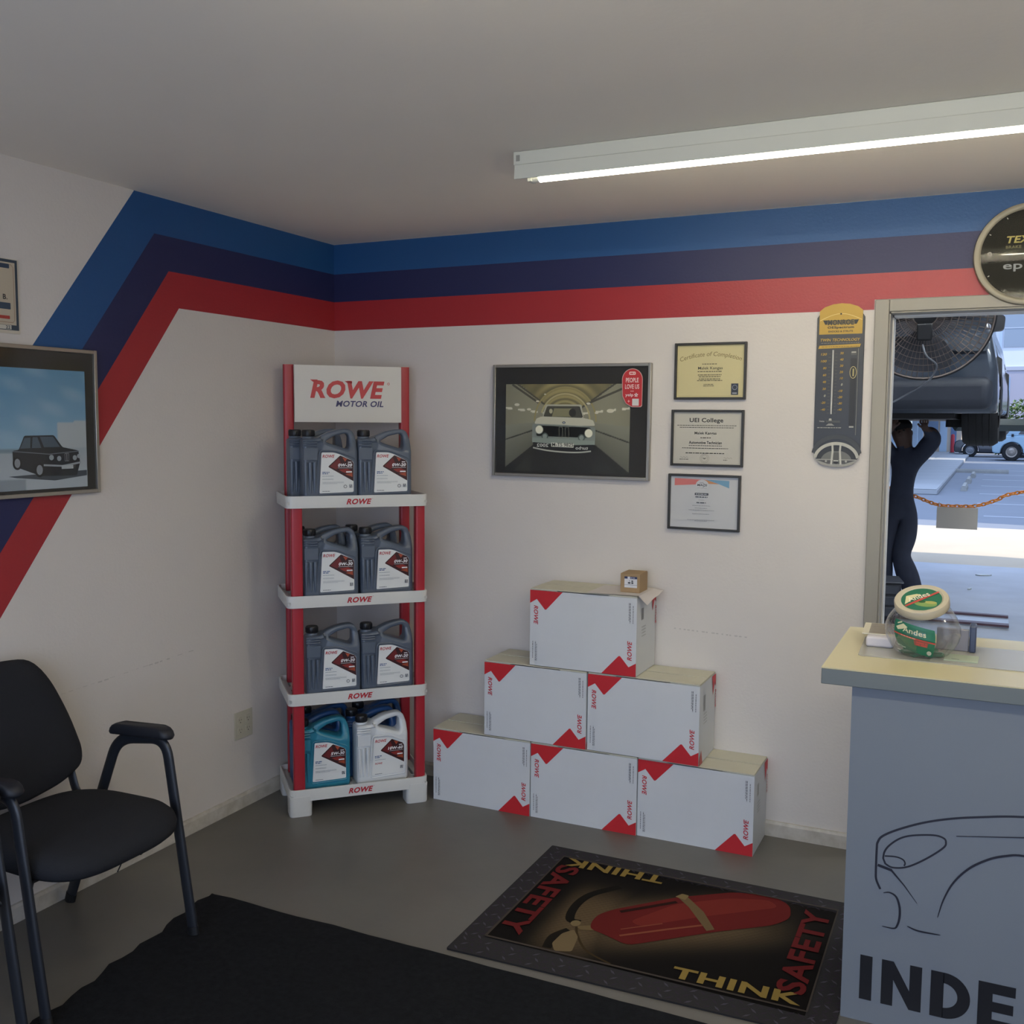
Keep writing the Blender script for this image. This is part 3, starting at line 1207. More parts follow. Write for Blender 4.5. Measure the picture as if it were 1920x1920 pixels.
# review sticker on the glass
s = Sheet()
sx0, sx1, sz1, sz0 = 0.588, 0.676, PH - 0.022, PH - 0.178
cx = (sx0 + sx1) / 2
pl = [(sx0, sz1 - .045)] + [(cx - 0.044 * math.cos(a * PI / 16), sz1 - 0.044 + 0.044 * math.sin(a * PI / 16)) for a in range(17)] + [(sx1, sz0 + .006), (sx1 - .006, sz0), (cx, sz0), (cx - 0.026, sz0 + .014), (sx0 + .002, sz0 + .045)]
s.poly(pl, 'C9A59C')
s.poly([(cx + (x - cx) * .94, (sz0 + sz1) / 2 + (z - (sz0 + sz1) / 2) * .965) for x, z in pl], 'BF2A2E')
s.rect(cx - .014, sz1 - .026, cx + .014, sz1 - .013, 'E8C8C0', r=.005)
s.scribble(cx - .010, sz1 - .0215, cx + .010, .004, 'BF2A2E', 1)
s.text('PEOPLE', cx, sz1 - .056, 0.018, 'F0D8D0', w=.054, bold=.02, align='c')
s.text('LOVE US', cx, sz1 - .082, 0.018, 'F0D8D0', w=.060, bold=.02, align='c')
s.scribble(cx - .006, sz1 - .093, cx + .007, .003, 'E8C0B8', 1)
s.text('yelp', cx - .028, sz1 - .112, 0.0115, 'F4E4DE', w=.034, bold=.015)
for a in range(5):
    aa = a * 2 * PI / 5 + .3
    s.line([(cx + .018 + .002 * math.cos(aa), sz1 - .107 + .002 * math.sin(aa)), (cx + .018 + .008 * math.cos(aa), sz1 - .107 + .008 * math.sin(aa))], .004, 'F4E4DE', up=False)
s.rect(cx - .018, sz0 + .0235, cx - .008, sz0 + .025, 'F0D8D0')
s.rect(cx - .0138, sz0 + .019, cx - .0123, sz0 + .029, 'F0D8D0', up=False)
s.rect(cx + .002, sz0 + .006, cx + .030, sz0 + .034, 'D8D4D0')
st = s.build('sticker', t, facing('-y', (0, -0.0248, 0)), 'red review sticker on the corner of the glass')

# --- left wall picture (its left half is outside the frame)
t = frame('framed_picture', 'silver framed picture of a dark vintage saloon under a blue sky, on the left wall', (0, -2.13, 1.376), 0.71, 0.484, (0, 0, PI / 2), silver, 0.013, 0.024)
MB().box(0.012, 0.698, -0.014, -0.004, 0.012, 0.472).build('mat_board', matte, t)


def skyp(u, v):
    if v < 0.34:
        c = mixc(hexc('B4BEC4'), hexc('A4B0B8'), v * 2.5)
        if v < 0.1 and u < 0.6:
            c = hexc('8E9AA2')
        if 0.30 < v and u < 0.86:
            c = hexc('7C929C')
    else:
        c = mixc(hexc('8FB4CC'), hexc('5E94B8'), (v - 0.34) * 1.5)
        n = math.sin(u * 17 + v * 6) * math.sin(v * 21 + u * 4)
        c = mixc(c, hexc('B0C6D4'), max(0, n) * 0.35)
        if u > 0.8 and v < 0.55 - (u - 0.8) * -0.15:
            c = hexc('B4BEC2')
    return c


a0, a1, b0, b1 = 0.060, 0.662, 0.023, 0.411
paint_grid('photo_print', a1 - a0, b1 - b0, 90, 60, skyp, colattr('picture_print', 0.5), t, facing('-y', (a0, -0.0148, b0)))
s = Sheet(0.00015)
K = lambda pts: [(y + 2.13, z - 1.376) for y, z in pts]
s.poly(K([(-1.775, 1.445), (-1.47, 1.455), (-1.47, 1.437), (-1.60, 1.425), (-1.75, 1.44)]), '3E4850')
s.poly(K(rpoly([(-1.758, 1.526), (-1.735, 1.528), (-1.713, 1.573), (-1.60, 1.574), (-1.567, 1.534), (-1.503, 1.522), (-1.497, 1.482), (-1.512, 1.438), (-1.656, 1.442), (-1.757, 1.478)], .006)), '1C2228')
for pts in ([(-1.730, 1.532), (-1.712, 1.566), (-1.690, 1.567), (-1.692, 1.533)], [(-1.686, 1.533), (-1.682, 1.568), (-1.664, 1.568), (-1.650, 1.533)], [(-1.640, 1.535), (-1.655, 1.569), (-1.604, 1.569), (-1.577, 1.535)]):
    s.poly(K(pts), '4A5C68')
s.line(K([(-1.757, 1.524), (-1.62, 1.512), (-1.50, 1.52)]), .0025, '707C84')
for y, z, r_ in ((-1.742, 1.486, .017), (-1.660, 1.462, .019)):
    c_ = K([(y, z)])[0]
    s.ell(*c_, r_, r_ * 1.25, '14171A')
    s.ell(*c_, r_ * .62, r_ * .85, '8C949A')
for y, z, r_ in ((-1.613, 1.501, .009), (-1.583, 1.497, .0085), (-1.520, 1.498, .0085), (-1.504, 1.503, .007)):
    s.ell(*K([(y, z)])[0], r_, r_, '9AA6AC')
for y in (-1.556, -1.548):
    s.line(K(rpoly([(y - .004, 1.488), (y + .003, 1.488), (y + .003, 1.513), (y - .004, 1.513)], .002)), .0016, '8C949A', closed=True)
s.line(K([(-1.645, 1.477), (-1.57, 1.472), (-1.495, 1.482)]), .006, '9AA4AA')
s.rect(*K([(-1.575, 1.462)])[0], *K([(-1.528, 1.474)])[0], 'A4ACB0')
s.build('photo_print', t, facing('-y', (0, -0.0149, 0)))
MB().box(0.012, 0.698, -0.0185, -0.0175, 0.012, 0.472).build('glass_pane', pane, t)

# --- award sheet above it
t = thing('wall_certificate', 'white certificate with a dark blue border, on the left wall above the picture', 'certificate', (0, -2.00, 1.893), (0, 0, PI / 2))
MB().box(0, 0.296, -0.004, -0.001, 0, 0.230).build('backing', mat('cert_backing', 'C8BFAE', 0.5), t)
s = Sheet()
s.rect(0.003, 0.010, 0.291, 0.228, '33424F')
s.rect(0.012, 0.026, 0.282, 0.219, 'BDB19C')
s.line([(0.018, 0.034), (0.270, 0.034), (0.276, 0.042), (0.276, 0.205), (0.268, 0.212), (0.018, 0.212)], 0.0015, '8C6A58', closed=True)
s.rect(0.200, 0.200, 0.262, 0.214, '2E3F55', r=.003)
s.text('B.', 0.252, 0.104, 0.016, '2C2C30', w=.016, bold=.02, align='r')
s.rect(0.195, 0.074, 0.262, 0.094, '36485A', r=.002)
s.rect(0.215, 0.044, 0.258, 0.054, 'A83A32', r=.002)
s.rect(0.215, 0.012, 0.262, 0.025, 'C8C4B8')
s.text('22', 0.258, 0.0135, 0.010, '2C3A4A', w=.016, bold=.02, align='r')
s.build('print', t, facing('-y', (0, -0.0043, 0)))

# --- three certificates
def cert(label, loc, w, h, rot=0.0):
    t = frame('framed_certificate', label, loc, w, h, (0, rot, 0), blackm, 0.009, 0.018, 'certificate')
    return t


D_ = '3A372E'
t = cert('black framed cream certificate, topmost of the three', (1.642, 0, 1.7215), 0.285, 0.222, 0.002)
s = Sheet()
s.rect(0.008, 0.008, 0.277, 0.214, 'C9BE8E')
s.line([(0.014, 0.014), (0.271, 0.014), (0.271, 0.208), (0.014, 0.208)], 0.0012, 'B0A474', closed=True)
s.text('Certificate of Completion', 0.1425, 0.170, 0.0165, '7A6A42', w=0.245, shear=0.2, align='c', arc=0.36)
s.scribble(0.110, 0.1375, 0.168, 0.003, '5E563E', 1)
s.text('Malek Kangas', 0.1425, 0.118, 0.0105, D_, w=0.098, bold=.008, align='c')
s.scribble(0.092, 0.108, 0.188, 0.0032, '5E563E', 1)
s.scribble(0.085, 0.095, 0.196, 0.003, '5E563E', 2, 2.3, .8, 'c')
s.scribble(0.080, 0.079, 0.202, 0.003, '5E563E', 2, 2.1, .8, 'c')
s.scribble(0.115, 0.058, 0.160, 0.0026, '6E664E', 2, 2.3, .8, 'c')
s.rect(0.227, 0.018, 0.255, 0.062, '2E3440')
s.line([(0.241 + .009 * math.cos(a * PI / 6), 0.047 + .009 * math.sin(a * PI / 6)) for a in range(12)], .002, '8A909A', closed=True)
s.scribble(0.232, 0.022, 0.250, 0.005, '9A9EA4', 1)
s.build('print', t, facing('-y', (0, -0.006, 0)))

t = cert('black framed white diploma in blackletter, middle one of the three', (1.633, 0, 1.4585), 0.290, 0.223, 0.004)
s = Sheet()
s.rect(0.008, 0.008, 0.282, 0.215, 'BDB9AC')
s.line([(0.014, 0.014), (0.276, 0.014), (0.276, 0.209), (0.014, 0.209)], 0.0010, 'A6A296', closed=True)
s.text('UEI College', 0.140, 0.174, 0.0165, '2B2A26', w=0.135, bold=.025, align='c')
s.scribble(0.020, 0.160, 0.262, 0.0026, '56534A', 2, 3.2, .9, 'c')
s.text('Malek Kangas', 0.138, 0.126, 0.0105, '2F2E2A', w=0.088, bold=.02, align='c')
s.scribble(0.118, 0.111, 0.160, 0.0032, '56534A', 1)
s.text('Automotive Technician', 0.138, 0.088, 0.0115, '2F2E2A', w=0.132, bold=.02, align='c')
s.scribble(0.072, 0.080, 0.205, 0.0026, '56534A', 1)
s.scribble(0.045, 0.070, 0.232, 0.0026, '56534A', 1)
s.scribble(0.060, 0.050, 0.215, 0.0036, '4A483F', 1)
s.scribble(0.035, 0.025, 0.072, 0.0024, '56534A', 1)
s.scribble(0.212, 0.025, 0.228, 0.0024, '56534A', 1)
for x in (0.038, 0.214):
    s.line([(x + i * .004, 0.034 + .003 * math.sin(i * 2.1)) for i in range(9)], .0009, '6A675E')
for r_ in (.018, .013):
    s.line([(0.137 + r_ * math.cos(a * PI / 10), 0.031 + r_ * math.sin(a * PI / 10)) for a in range(20)], .0011, '8C887C', closed=True)
s.poly([(0.127, 0.034), (0.137, 0.028), (0.147, 0.034), (0.137, 0.032)], '5E5B52')
s.build('print', t, facing('-y', (0, -0.006, 0)))

t = cert('black framed white certificate with a red and blue band, lowest of the three', (1.6255, 0, 1.203), 0.291, 0.223, 0.004)
s = Sheet()
s.rect(0.008, 0.008, 0.283, 0.215, 'BCBDBE')
s.poly([(0.024, 0.205), (0.150, 0.202), (0.110, 0.182), (0.024, 0.176)], 'C8706A')
s.poly([(0.150, 0.202), (0.205, 0.186), (0.160, 0.186), (0.130, 0.195)], 'C08456')
s.poly([(0.150, 0.203), (0.245, 0.200), (0.245, 0.171), (0.205, 0.186)], '6C97B2')
s.ell(0.137, 0.181, 0.026, 0.021, 'C0C1C2')
s.text('MACS', 0.137, 0.176, 0.0085, '30343A', w=.040, bold=.02, shear=.15, align='c')
s.line([(0.126, 0.188), (0.14, 0.190), (0.150, 0.180), (0.140, 0.171)], .0014, '30343A')
s.scribble(0.118, 0.168, 0.156, .0014, '8A8C8E', 1)
s.rect(0.108, 0.140, 0.163, 0.1485, '33363B')
s.scribble(0.112, 0.1425, 0.159, .003, 'B8BABC', 1)
s.scribble(0.111, 0.131, 0.160, .0036, '3E4146', 1)
s.scribble(0.124, 0.120, 0.148, .0014, '7E8084', 1)
s.scribble(0.116, 0.108, 0.154, .0040, '54575C', 1)
for z_, a_, b_ in ((.097, .10, .172), (.087, .11, .160), (.079, .085, .188), (.064, .10, .170), (.040, .08, .190), (.036, .11, .160)):
    s.scribble(a_, z_, b_, .0018, '85878A', 1)
s.build('print', t, facing('-y', (0, -0.006, 0)))

# ================================================================== thermometer
t = thing('wall_thermometer', 'tall black and yellow advertising thermometer on the wall beside the doorway', 'thermometer', (2.272, 0, 1.467))
out = [(-0.060, 0.012), (-0.078, 0.035), (-0.085, 0.060), (-0.085, 0.555), (-0.077, 0.568), (-0.077, 0.580), (-0.060, 0.594), (-0.03, 0.604), (0, 0.607), (0.03, 0.604), (0.060, 0.594), (0.077, 0.580), (0.077, 0.568), (0.085, 0.555), (0.085, 0.060), (0.078, 0.035), (0.060, 0.012), (0.03, 0.003), (0, 0), (-0.03, 0.003)]
MB().prism(out, -0.007, -0.001).build('plate', mat('tin_black', '2A2A28', 0.35), t, bevel=0.001, segs=1)
Yl, Bk, Wh = 'BC972F', '24221C', 'C8C2A4'
s = Sheet(0.0002)
s.poly([(-0.077, 0.494), (0.077, 0.494), (0.077, 0.580), (0.060, 0.594), (0.03, 0.604), (0, 0.607), (-0.03, 0.604), (-0.060, 0.594), (-0.077, 0.580)], Yl)
s.line([(-0.075 + .15 * i / 20, 0.545 + .024 * math.sin(PI * i / 20)) for i in range(21)], .002, 'E0C878')
s.poly([(-0.064, 0.546), (0.064, 0.546), (0.058, 0.538), (0.052, 0.530), (-0.050, 0.530)], '6A5A2A')
s.text('MONROE', 0.0, 0.5275, 0.0195, Bk, w=0.092, bold=.02, align='c')
for k in (-1, 1):
    s.poly([(k * 0.047, 0.546), (k * 0.064, 0.546), (k * 0.056, 0.530), (k * 0.050, 0.530)], Bk)
s.text('OESpectrum', 0.0, 0.515, 0.0085, Bk, w=0.094, bold=.03, align='c')
s.text('SHOCKS & STRUTS', 0.0, 0.501, 0.0065, Bk, w=0.088, bold=.02, align='c')
s.text('TWIN TECHNOLOGY', 0.0, 0.468, 0.0105, Yl, w=0.142, bold=.02, shear=.25, align='c')
s.scribble(-0.068, 0.460, 0.07, .0028, '6A665A', 1)
s.poly([(-0.078, 0.441), (0.070, 0.445), (0.074, 0.457), (-0.074, 0.453)], Yl)
s.scribble(-0.066, 0.4465, 0.066, .003, '8A6E22', 1)
F_ = [120, 100, 80, 60, 40, 20, 0, -20, -40]
for i, v in enumerate(F_):
    s.text(str(v), -0.046, 0.4165 - i * 0.0257, 0.0085, Yl if v else Wh, w=None if abs(v) < 100 else .0215, bold=.02, shear=.2, align='r', up=(i == 0))
for i, v in enumerate([50, 40, 30, 20, 10, 0, -10, -20, -30, -40]):
    s.text(str(v), 0.014, 0.4195 - i * 0.0232, 0.0085, Yl if v else Wh, bold=.02, shear=.2, align='r', up=(i == 0))
for i in range(19):
    s.rect(-0.040, 0.4210 - i * 0.0122, -0.031, 0.4218 - i * 0.0122, '6E6544', up=False)
    s.rect(-0.016, 0.4210 - i * 0.0122, -0.008, 0.4218 - i * 0.0122, '6E6544', up=False)
s.rect(0.040, 0.415, 0.060, 0.428, '4A4A46', r=.003)
s.rect(0.042, 0.424, 0.058, 0.429, 'A8A69A')
s.rect(0.040, 0.155, 0.060, 0.405, '1E1E1D', r=.003)
s.line([(0.066, 0.12), (0.066, 0.44)], .0015, '8C8A7E')
s.ell(0.050, 0.352, 0.0125, 0.0225, 'C8B87A')
s.ell(0.050, 0.352, 0.0105, 0.0205, '1E1D18')
s.rect(0.048, 0.338, 0.053, 0.366, 'A89A60')
s.rect(0.042, 0.148, 0.058, 0.154, 'A8A69A')
s.poly([(-0.030, 0.182), (-0.022, 0.182), (-0.020, 0.172), (-0.032, 0.172)], 'A8A69A')
s.poly([(-0.042, 0.155), (-0.010, 0.155), (-0.020, 0.163), (-0.032, 0.163)], '8C8A80')
s.text('TWIN', -0.066, 0.168, .005, 'B8B6AA', bold=.02)
s.rect(-0.042, 0.166, 0.010, 0.174, '4A4A46')
s.scribble(-0.072, 0.146, 0.014, .0028, 'A09E92', 1)
# shock absorber head drawn at the foot
arc = lambda r, a, b, cx_=0, cz_=0.0, ky=1.0: [(cx_ + r * math.cos(math.radians(a + (b - a) * i / 24)), cz_ + ky * r * math.sin(math.radians(a + (b - a) * i / 24))) for i in range(25)]
s.line(arc(0.083, 8, 172, cz_=0.042, ky=.86), .016, '3C3E3E')
s.line(arc(0.078, 8, 172, cz_=0.026, ky=.80), .012, 'B4B2A6')
s.poly(arc(0.070, 2, 178, cz_=0.026, ky=.72), '2E2F2E')
s.poly(arc(0.056, 2, 178, cz_=0.022, ky=.72), '6C6C66')
s.poly([(-0.077, 0.030), (0.077, 0.030), (0.060, 0.012), (0.03, 0.003), (0, 0.0005), (-0.03, 0.003), (-0.060, 0.012)], '9A988E')
s.poly([(-0.070, 0.026), (0.070, 0.026), (0.03, 0.012), (-0.03, 0.012)], '4C4D4B')
for k in (-1, 1):
    s.line([(k * 0.015, 0.090), (k * 0.013, 0.060), (k * 0.017, 0.010)], .007, 'BEBCB0')
s.rect(-0.009, 0.060, 0.009, 0.078, '2A2A28')
s.rect(-0.010, 0.012, 0.010, 0.055, '55554F', r=.003)
s.ell(0, 0.018, .008, .006, '1E1E1C')
s.rect(-0.009, 0.022, 0.009, 0.026, 'C4C2B6')
s.ell(-0.036, 0.022, .004, .004, 'A4A298')
s.ell(0.036, 0.022, .004, .004, 'A4A298')
s.build('print', t, facing('-y', (0, -0.0073, 0)))
MB().tube([(-0.0235, -0.0115, 0.198), (-0.0235, -0.0115, 0.436)], .0033, 10).build('glass_tube', mat('tube_white', 'C4C4BE', 0.15), t, smooth=50)
MB().cyl((0, -0.008, 0.568), (0, -0.011, 0.568), .0032, 12).build('nail', mat('nail', '3A3428', 0.4, .6), t)

# ================================================================== wall clock
t = thing('wall_clock', 'round black wall clock with a silver rim, hanging over the doorway', 'clock', (2.884, -0.001, 2.213))
MB().lathe([(0.150, -0.030), (0.158, -0.036), (0.171, -0.032), (0.175, -0.012), (0.173, -0.001)], 72, axis='y', caps=False).build('rim', mat('rim_silver', '8C8676', 0.5, 0.3), t, smooth=60)
MB().lathe([(0.172, -0.003), (0.155, -0.026)], 64, axis='y').build('case', mat('clock_black', '2E2D2A', 0.8), t, smooth=40)
s = Sheet()
s.ell(0, 0, .153, .153, ink('302F2B', .9), n=64)
s.text('9', -0.128, -0.009, .021, 'B4B0A6', align='l')
s.text('3', 0.128, -0.009, .021, 'B4B0A6', align='r')
s.text('12', 0, 0.112, .021, 'B4B0A6', align='c')
s.text('6', 0, -0.134, .021, 'B4B0A6', align='c')
for i in range(12):
    a = i * PI / 6
    r0 = 0.138
    s.line([(r0 * math.sin(a), r0 * math.cos(a)), ((r0 + .006) * math.sin(a), (r0 + .006) * math.cos(a))], .003, 'B4B0A6', up=False)
s.text('TEX', -0.070, 0.038, .024, '9C8F3E', w=.075, bold=.03, shear=.2)
s.text('BRAKE', -0.072, 0.020, .010, '5E582E', w=.048, bold=.02)
s.text('ep', -0.078, -0.050, .026, '7E8284', w=.060, bold=.015)
s.build('dial', t, facing('-y', (0, -0.0265, 0)))
MB().box(-0.085, 0.02, -0.0300, -0.0292, -0.0012, 0.0018).build('hour_hand', mat('hand_silver', 'C4C2BC', 0.3, .6), t)
MB().box(-0.002, 0.001, -0.0312, -0.0304, -0.02, 0.115).build('minute_hand', mat('hand_silver', 'C4C2BC', 0.3, .6), t)
MB().cyl((0, -0.027, 0), (0, -0.033, 0), .006, 16).build('spindle', mat('hand_silver', 'C4C2BC', 0.3, .6), t, smooth=40)
MB().lathe([(0.151, -0.0335), (0.0005, -0.0340)], 48, axis='y', caps=False).build('glass_pane', glass('clock_glass', (1, 1, 1), 0.006, 0.05, 0.05), t, smooth=60)

# ================================================================== power outlet
t = thing('power_outlet', 'ivory double power outlet low on the left wall', 'power outlet', (0, -0.683, 0.355), (0, 0, PI / 2))
MB().box(-0.055, 0.055, -0.006, -0.0005, -0.058, 0.058).build('plate', mat('outlet_ivory', 'BDB8A6', 0.4), t, bevel=0.002)
for x in (-0.024, 0.024):
    for z in (-0.021, 0.021):
        pl = rpoly([(x - .016, z - .0145), (x + .016, z - .0145), (x + .016, z + .0145), (x - .016, z + .0145)], .010)
        o = MB().prism(pl, -0.0085, -0.005).build('receptacle', mat('outlet_ivory', 'BDB8A6', 0.4), t)
        g_ = MB().box(x - .007, x - .005, -0.0088, -0.0084, z - .001, z + .007).box(x + .005, x + .007, -0.0088, -0.0084, z - .001, z + .006)
        g_.cyl((x, -0.0088, z - .008), (x, -0.0084, z - .008), .0026, 10)
        g_.build('slot', mat('slot_dark', '3E3A32', 0.6), o)

# ================================================================== rugs
fib = mat('rug_black', '202124', 0.95, bump=1.0, bscale=420, var=0.35, vscale=60, spec=0.1)
e = []
xl, xr, yt, yb_ = 0.440, 3.25, -1.378, -3.1
rnd = random.Random(3)
pts = [(xl + .006, yt), ]
n = 40
for i in range(n + 1):
    x = xl + 0.02 + (xr - xl - .02) * i / n
    pts.append((x, yt - 0.001 + 0.006 * math.sin(i * 1.1) * math.exp(-i / 8) + rnd.uniform(-.0015, .0015)))
pts += [(xr, yb_)]
for i in range(n + 1):
    y = yb_ + (yt - 0.02 - yb_) * i / n
    x = xl + 0.10 * ((yt - y) / 0.8) + 0.009 * math.sin(i * 1.9) + 0.006 * math.sin(i * .8)
    pts.append((x, y))
mb = MB().prism(pts, 0.0005, 0.009, 'z')
tag(mb.build('black_rug', fib, bevel=0.003, segs=1), 'plain black rug with a wavy edge under the chairs', 'rug')

t = thing('safety_mat', 'rubber edged safety mat printed with a red fire extinguisher and gold letters', 'mat', (0, 0, 0))
mc = [(1.342, -1.338), (2.485, -1.300), (2.485, -0.482), (1.336, -0.489)]
MB().prism(rpoly(mc, .006), 0.0005, 0.006, 'z').build('rubber_base', mat('rubber_black', '1A1718', 0.85, bump=.4, bscale=300), t)


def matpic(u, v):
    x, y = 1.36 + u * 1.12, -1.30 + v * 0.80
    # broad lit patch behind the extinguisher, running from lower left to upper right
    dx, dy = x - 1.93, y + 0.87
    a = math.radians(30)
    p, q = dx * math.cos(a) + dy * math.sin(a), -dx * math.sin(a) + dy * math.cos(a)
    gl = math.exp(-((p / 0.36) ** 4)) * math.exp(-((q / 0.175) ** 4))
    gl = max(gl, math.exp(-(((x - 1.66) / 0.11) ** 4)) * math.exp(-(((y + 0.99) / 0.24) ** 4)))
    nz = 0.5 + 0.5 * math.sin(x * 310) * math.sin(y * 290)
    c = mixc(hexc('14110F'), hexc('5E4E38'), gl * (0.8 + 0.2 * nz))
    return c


weave = colattr('mat_weave', 0.9)
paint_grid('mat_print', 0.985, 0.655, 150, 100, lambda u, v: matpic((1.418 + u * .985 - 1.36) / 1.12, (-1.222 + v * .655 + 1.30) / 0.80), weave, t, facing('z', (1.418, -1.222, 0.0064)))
s = Sheet(0.0002)
red, red2, gold = '5E1E1C', '6E2822', '8A723E'
E_ = lambda pts, c, r=.01: s.poly(rpoly(pts, r, 4), ink(c, .9))
# hose and handle
s.line(smooth_line([(1.688, -0.709, 0), (1.618, -0.808, 0), (1.600, -0.907, 0), (1.617, -1.0, 0), (1.655, -1.007, 0)]), .030, ink('17140F', .9))
s.line(smooth_line([(1.642, -1.069, 0), (1.613, -1.13, 0), (1.621, -1.202, 0)]), .030, ink('1C1812', .9))
s.line(smooth_line([(1.655, -1.04, 0), (1.683, -1.096, 0), (1.74, -1.166, 0), (1.83, -1.205, 0)]), .008, ink('3A2E1C', .9))
E_([(1.630, -1.10), (1.655, -1.06), (1.685, -1.10), (1.70, -1.19), (1.65, -1.21), (1.625, -1.17)], '6E5E44')
s.ell(1.645, -1.02, .016, .020, ink('766648', .9))
E_([(1.655, -1.035), (1.71, -1.005), (1.722, -1.035), (1.672, -1.055)], '6A5A3E')
# tank
E_([(1.690, -0.935), (1.722, -0.880), (1.890, -0.700), (2.058, -0.575), (2.185, -0.545), (2.252, -0.590), (2.268, -0.680), (2.226, -0.751), (2.068, -0.876), (1.842, -1.080), (1.790, -1.062), (1.745, -1.045), (1.700, -1.035), (1.688, -0.99)], red, .03)
E_([(1.90, -0.75), (2.05, -0.63), (2.18, -0.58), (2.22, -0.62), (2.0, -0.80), (1.84, -0.95), (1.80, -0.93)], red2, .03)
s.line([(1.80, -1.035), (1.93, -0.925), (2.03, -0.845)], .010, ink('7E4632', .9))
s.line([(1.79, -0.995), (1.90, -0.90)], .006, ink('7A4230', .9))
s.line([(1.75, -0.885), (1.90, -0.735)], .016, ink('2C1712', .9))
s.poly([(1.888, -0.694), (1.914, -0.674), (2.0, -0.764), (2.062, -0.865), (2.041, -0.885), (1.947, -0.754)], ink('66543A', .9))
E_([(1.884, -0.700), (1.90, -0.668), (1.925, -0.672), (1.922, -0.71)], '766644', .005)
# words
s.text('THINK', 2.012, -1.198, .062, ink('86703A', .9), w=.372, bold=.035, rot=2)
s.text('THINK', 1.812, -0.568, .062, ink('86703A', .9), w=.372, bold=.035, rot=181)
s.text('SAFETY', 2.385, -1.130, .082, ink('5E1E1E', .9), w=.535, bold=.03, rot=90)
s.text('SAFETY', 1.432, -0.640, .082, ink('5E1E1E', .9), w=.535, bold=.03, rot=-90)
bd = [(1.420, -1.222), (2.405, -1.205), (2.402, -0.556), (1.418, -0.568)]
s.line(bd + [bd[0]], .009, ink('48403A', .9))
s.build('print', t, facing('z', (0, 0, 0.0066)))
# tread plate border: raised-looking lozenges in rows
s = Sheet()
lz = ink('3A333D', .9)
lz2 = ink('504A56', .9)
k = 0


def lozenge(x, y, a, c):
    d = Vector((math.cos(a), math.sin(a))) * .0145
    n_ = Vector((-d.y, d.x)) * 0.26
    s.poly([(x - d.x, y - d.y), (x + n_.x, y + n_.y), (x + d.x, y + d.y), (x - n_.x, y - n_.y)], c, up=False)


s.z = .0002
for row in range(3):
    for i in range(42):
        f = (i + .5 + (row % 2) * .5) / 42
        if f > 1:
            continue
        x = 1.352 + f * 1.135
        for y in (-1.326 + f * .036 + row * .030 + .006, -0.575 + row * .030 + .006):
            lozenge(x, y, (PI / 4 if (i + row) % 2 else -PI / 4), lz if i % 3 else lz2)
    for i in range(30):
        f = (i + .5 + (row % 2) * .5) / 30
        y = -1.245 + f * .70
        if f > 1:
            continue
        for x in (1.356 + row * .024, 2.425 + row * .027):
            lozenge(x, y, (PI / 4 if (i + row) % 2 else -PI / 4), lz if i % 3 else lz2)
s.build('border_pattern', t, facing('z', (0, 0, 0.0062)))

# ================================================================== counter
ctr = thing('counter', 'grey reception counter with a pale top and a car outline on its front', 'counter', (2.489, -1.168, 0))
grey_l = mat('counter_grey', '787E86', 0.5, var=0.03, vscale=3)
MB().box(0, 1.9, 0.0, 0.53, 0.0, 0.934).build('body', grey_l, ctr)
MB().box(-0.076, 1.95, -0.037, 0.568, 0.9345, 0.9765).build('worktop_edge', mat('worktop_grey', '6C7270', 0.4), ctr, bevel=0.002)
MB().box(-0.076, 1.95, -0.037, 0.568, 0.9767, 0.980).build('worktop', mat('worktop_cream', 'C9C09A', 0.28), ctr, label='cream laminate top')
s = Sheet()
A_ = lambda pts: [(x - 2.489, z) for x, z in pts]
cc = 'INK'
dk = '22222E'
s.line(smooth_line([(*p, 0) for p in A_([(2.580, .382), (2.569, .406), (2.567, .430), (2.567, .494), (2.569, .511), (2.580, .529), (2.616, .553), (2.675, .582), (2.737, .604), (2.805, .621), (2.914, .641), (3.10, .655), (3.30, .640)])]), .0058, dk)
s.line(smooth_line([(*p, 0) for p in A_([(2.584, .469), (2.587, .488), (2.599, .508), (2.624, .531), (2.655, .545), (2.705, .555), (2.729, .552), (2.736, .542), (2.730, .525), (2.690, .488), (2.645, .457), (2.609, .448), (2.590, .455)])]), .0048, dk, closed=True)
s.line(smooth_line([(*p, 0) for p in A_([(2.588, .476), (2.615, .479), (2.633, .475), (2.639, .466), (2.637, .458)])]), .004, dk)
s.line(A_([(2.571, .448), (2.607, .440)]), .0075, dk)
s.line(A_([(2.605, .441), (2.639, .405), (2.673, .362)]), (.0055, .001), dk)
s.line(smooth_line([(*p, 0) for p in A_([(2.588, .374), (2.604, .378), (2.621, .369), (2.630, .343), (2.631, .315), (2.626, .291), (2.617, .281), (2.588, .281)])]), .0058, dk, taper=True)
s.line(smooth_line([(*p, 0) for p in A_([(2.724, .335), (2.736, .385), (2.758, .437), (2.794, .483), (2.837, .515), (2.876, .532), (2.918, .540), (3.02, .53), (3.10, .48), (3.14, .40)])]), .0060, dk, taper=True)
s.line(smooth_line([(*p, 0) for p in A_([(2.651, .295), (2.680, .288), (2.733, .289)])]), .0045, dk, taper=True)
s.line(A_([(2.760, .563), (2.916, .588), (3.1, .60)]), .003, dk, taper=True)
s.build('car_outline', ctr, facing('-y', (0, -0.0005, 0)))
s = Sheet()
bk = '17171C'
x = 2.536 - 2.489
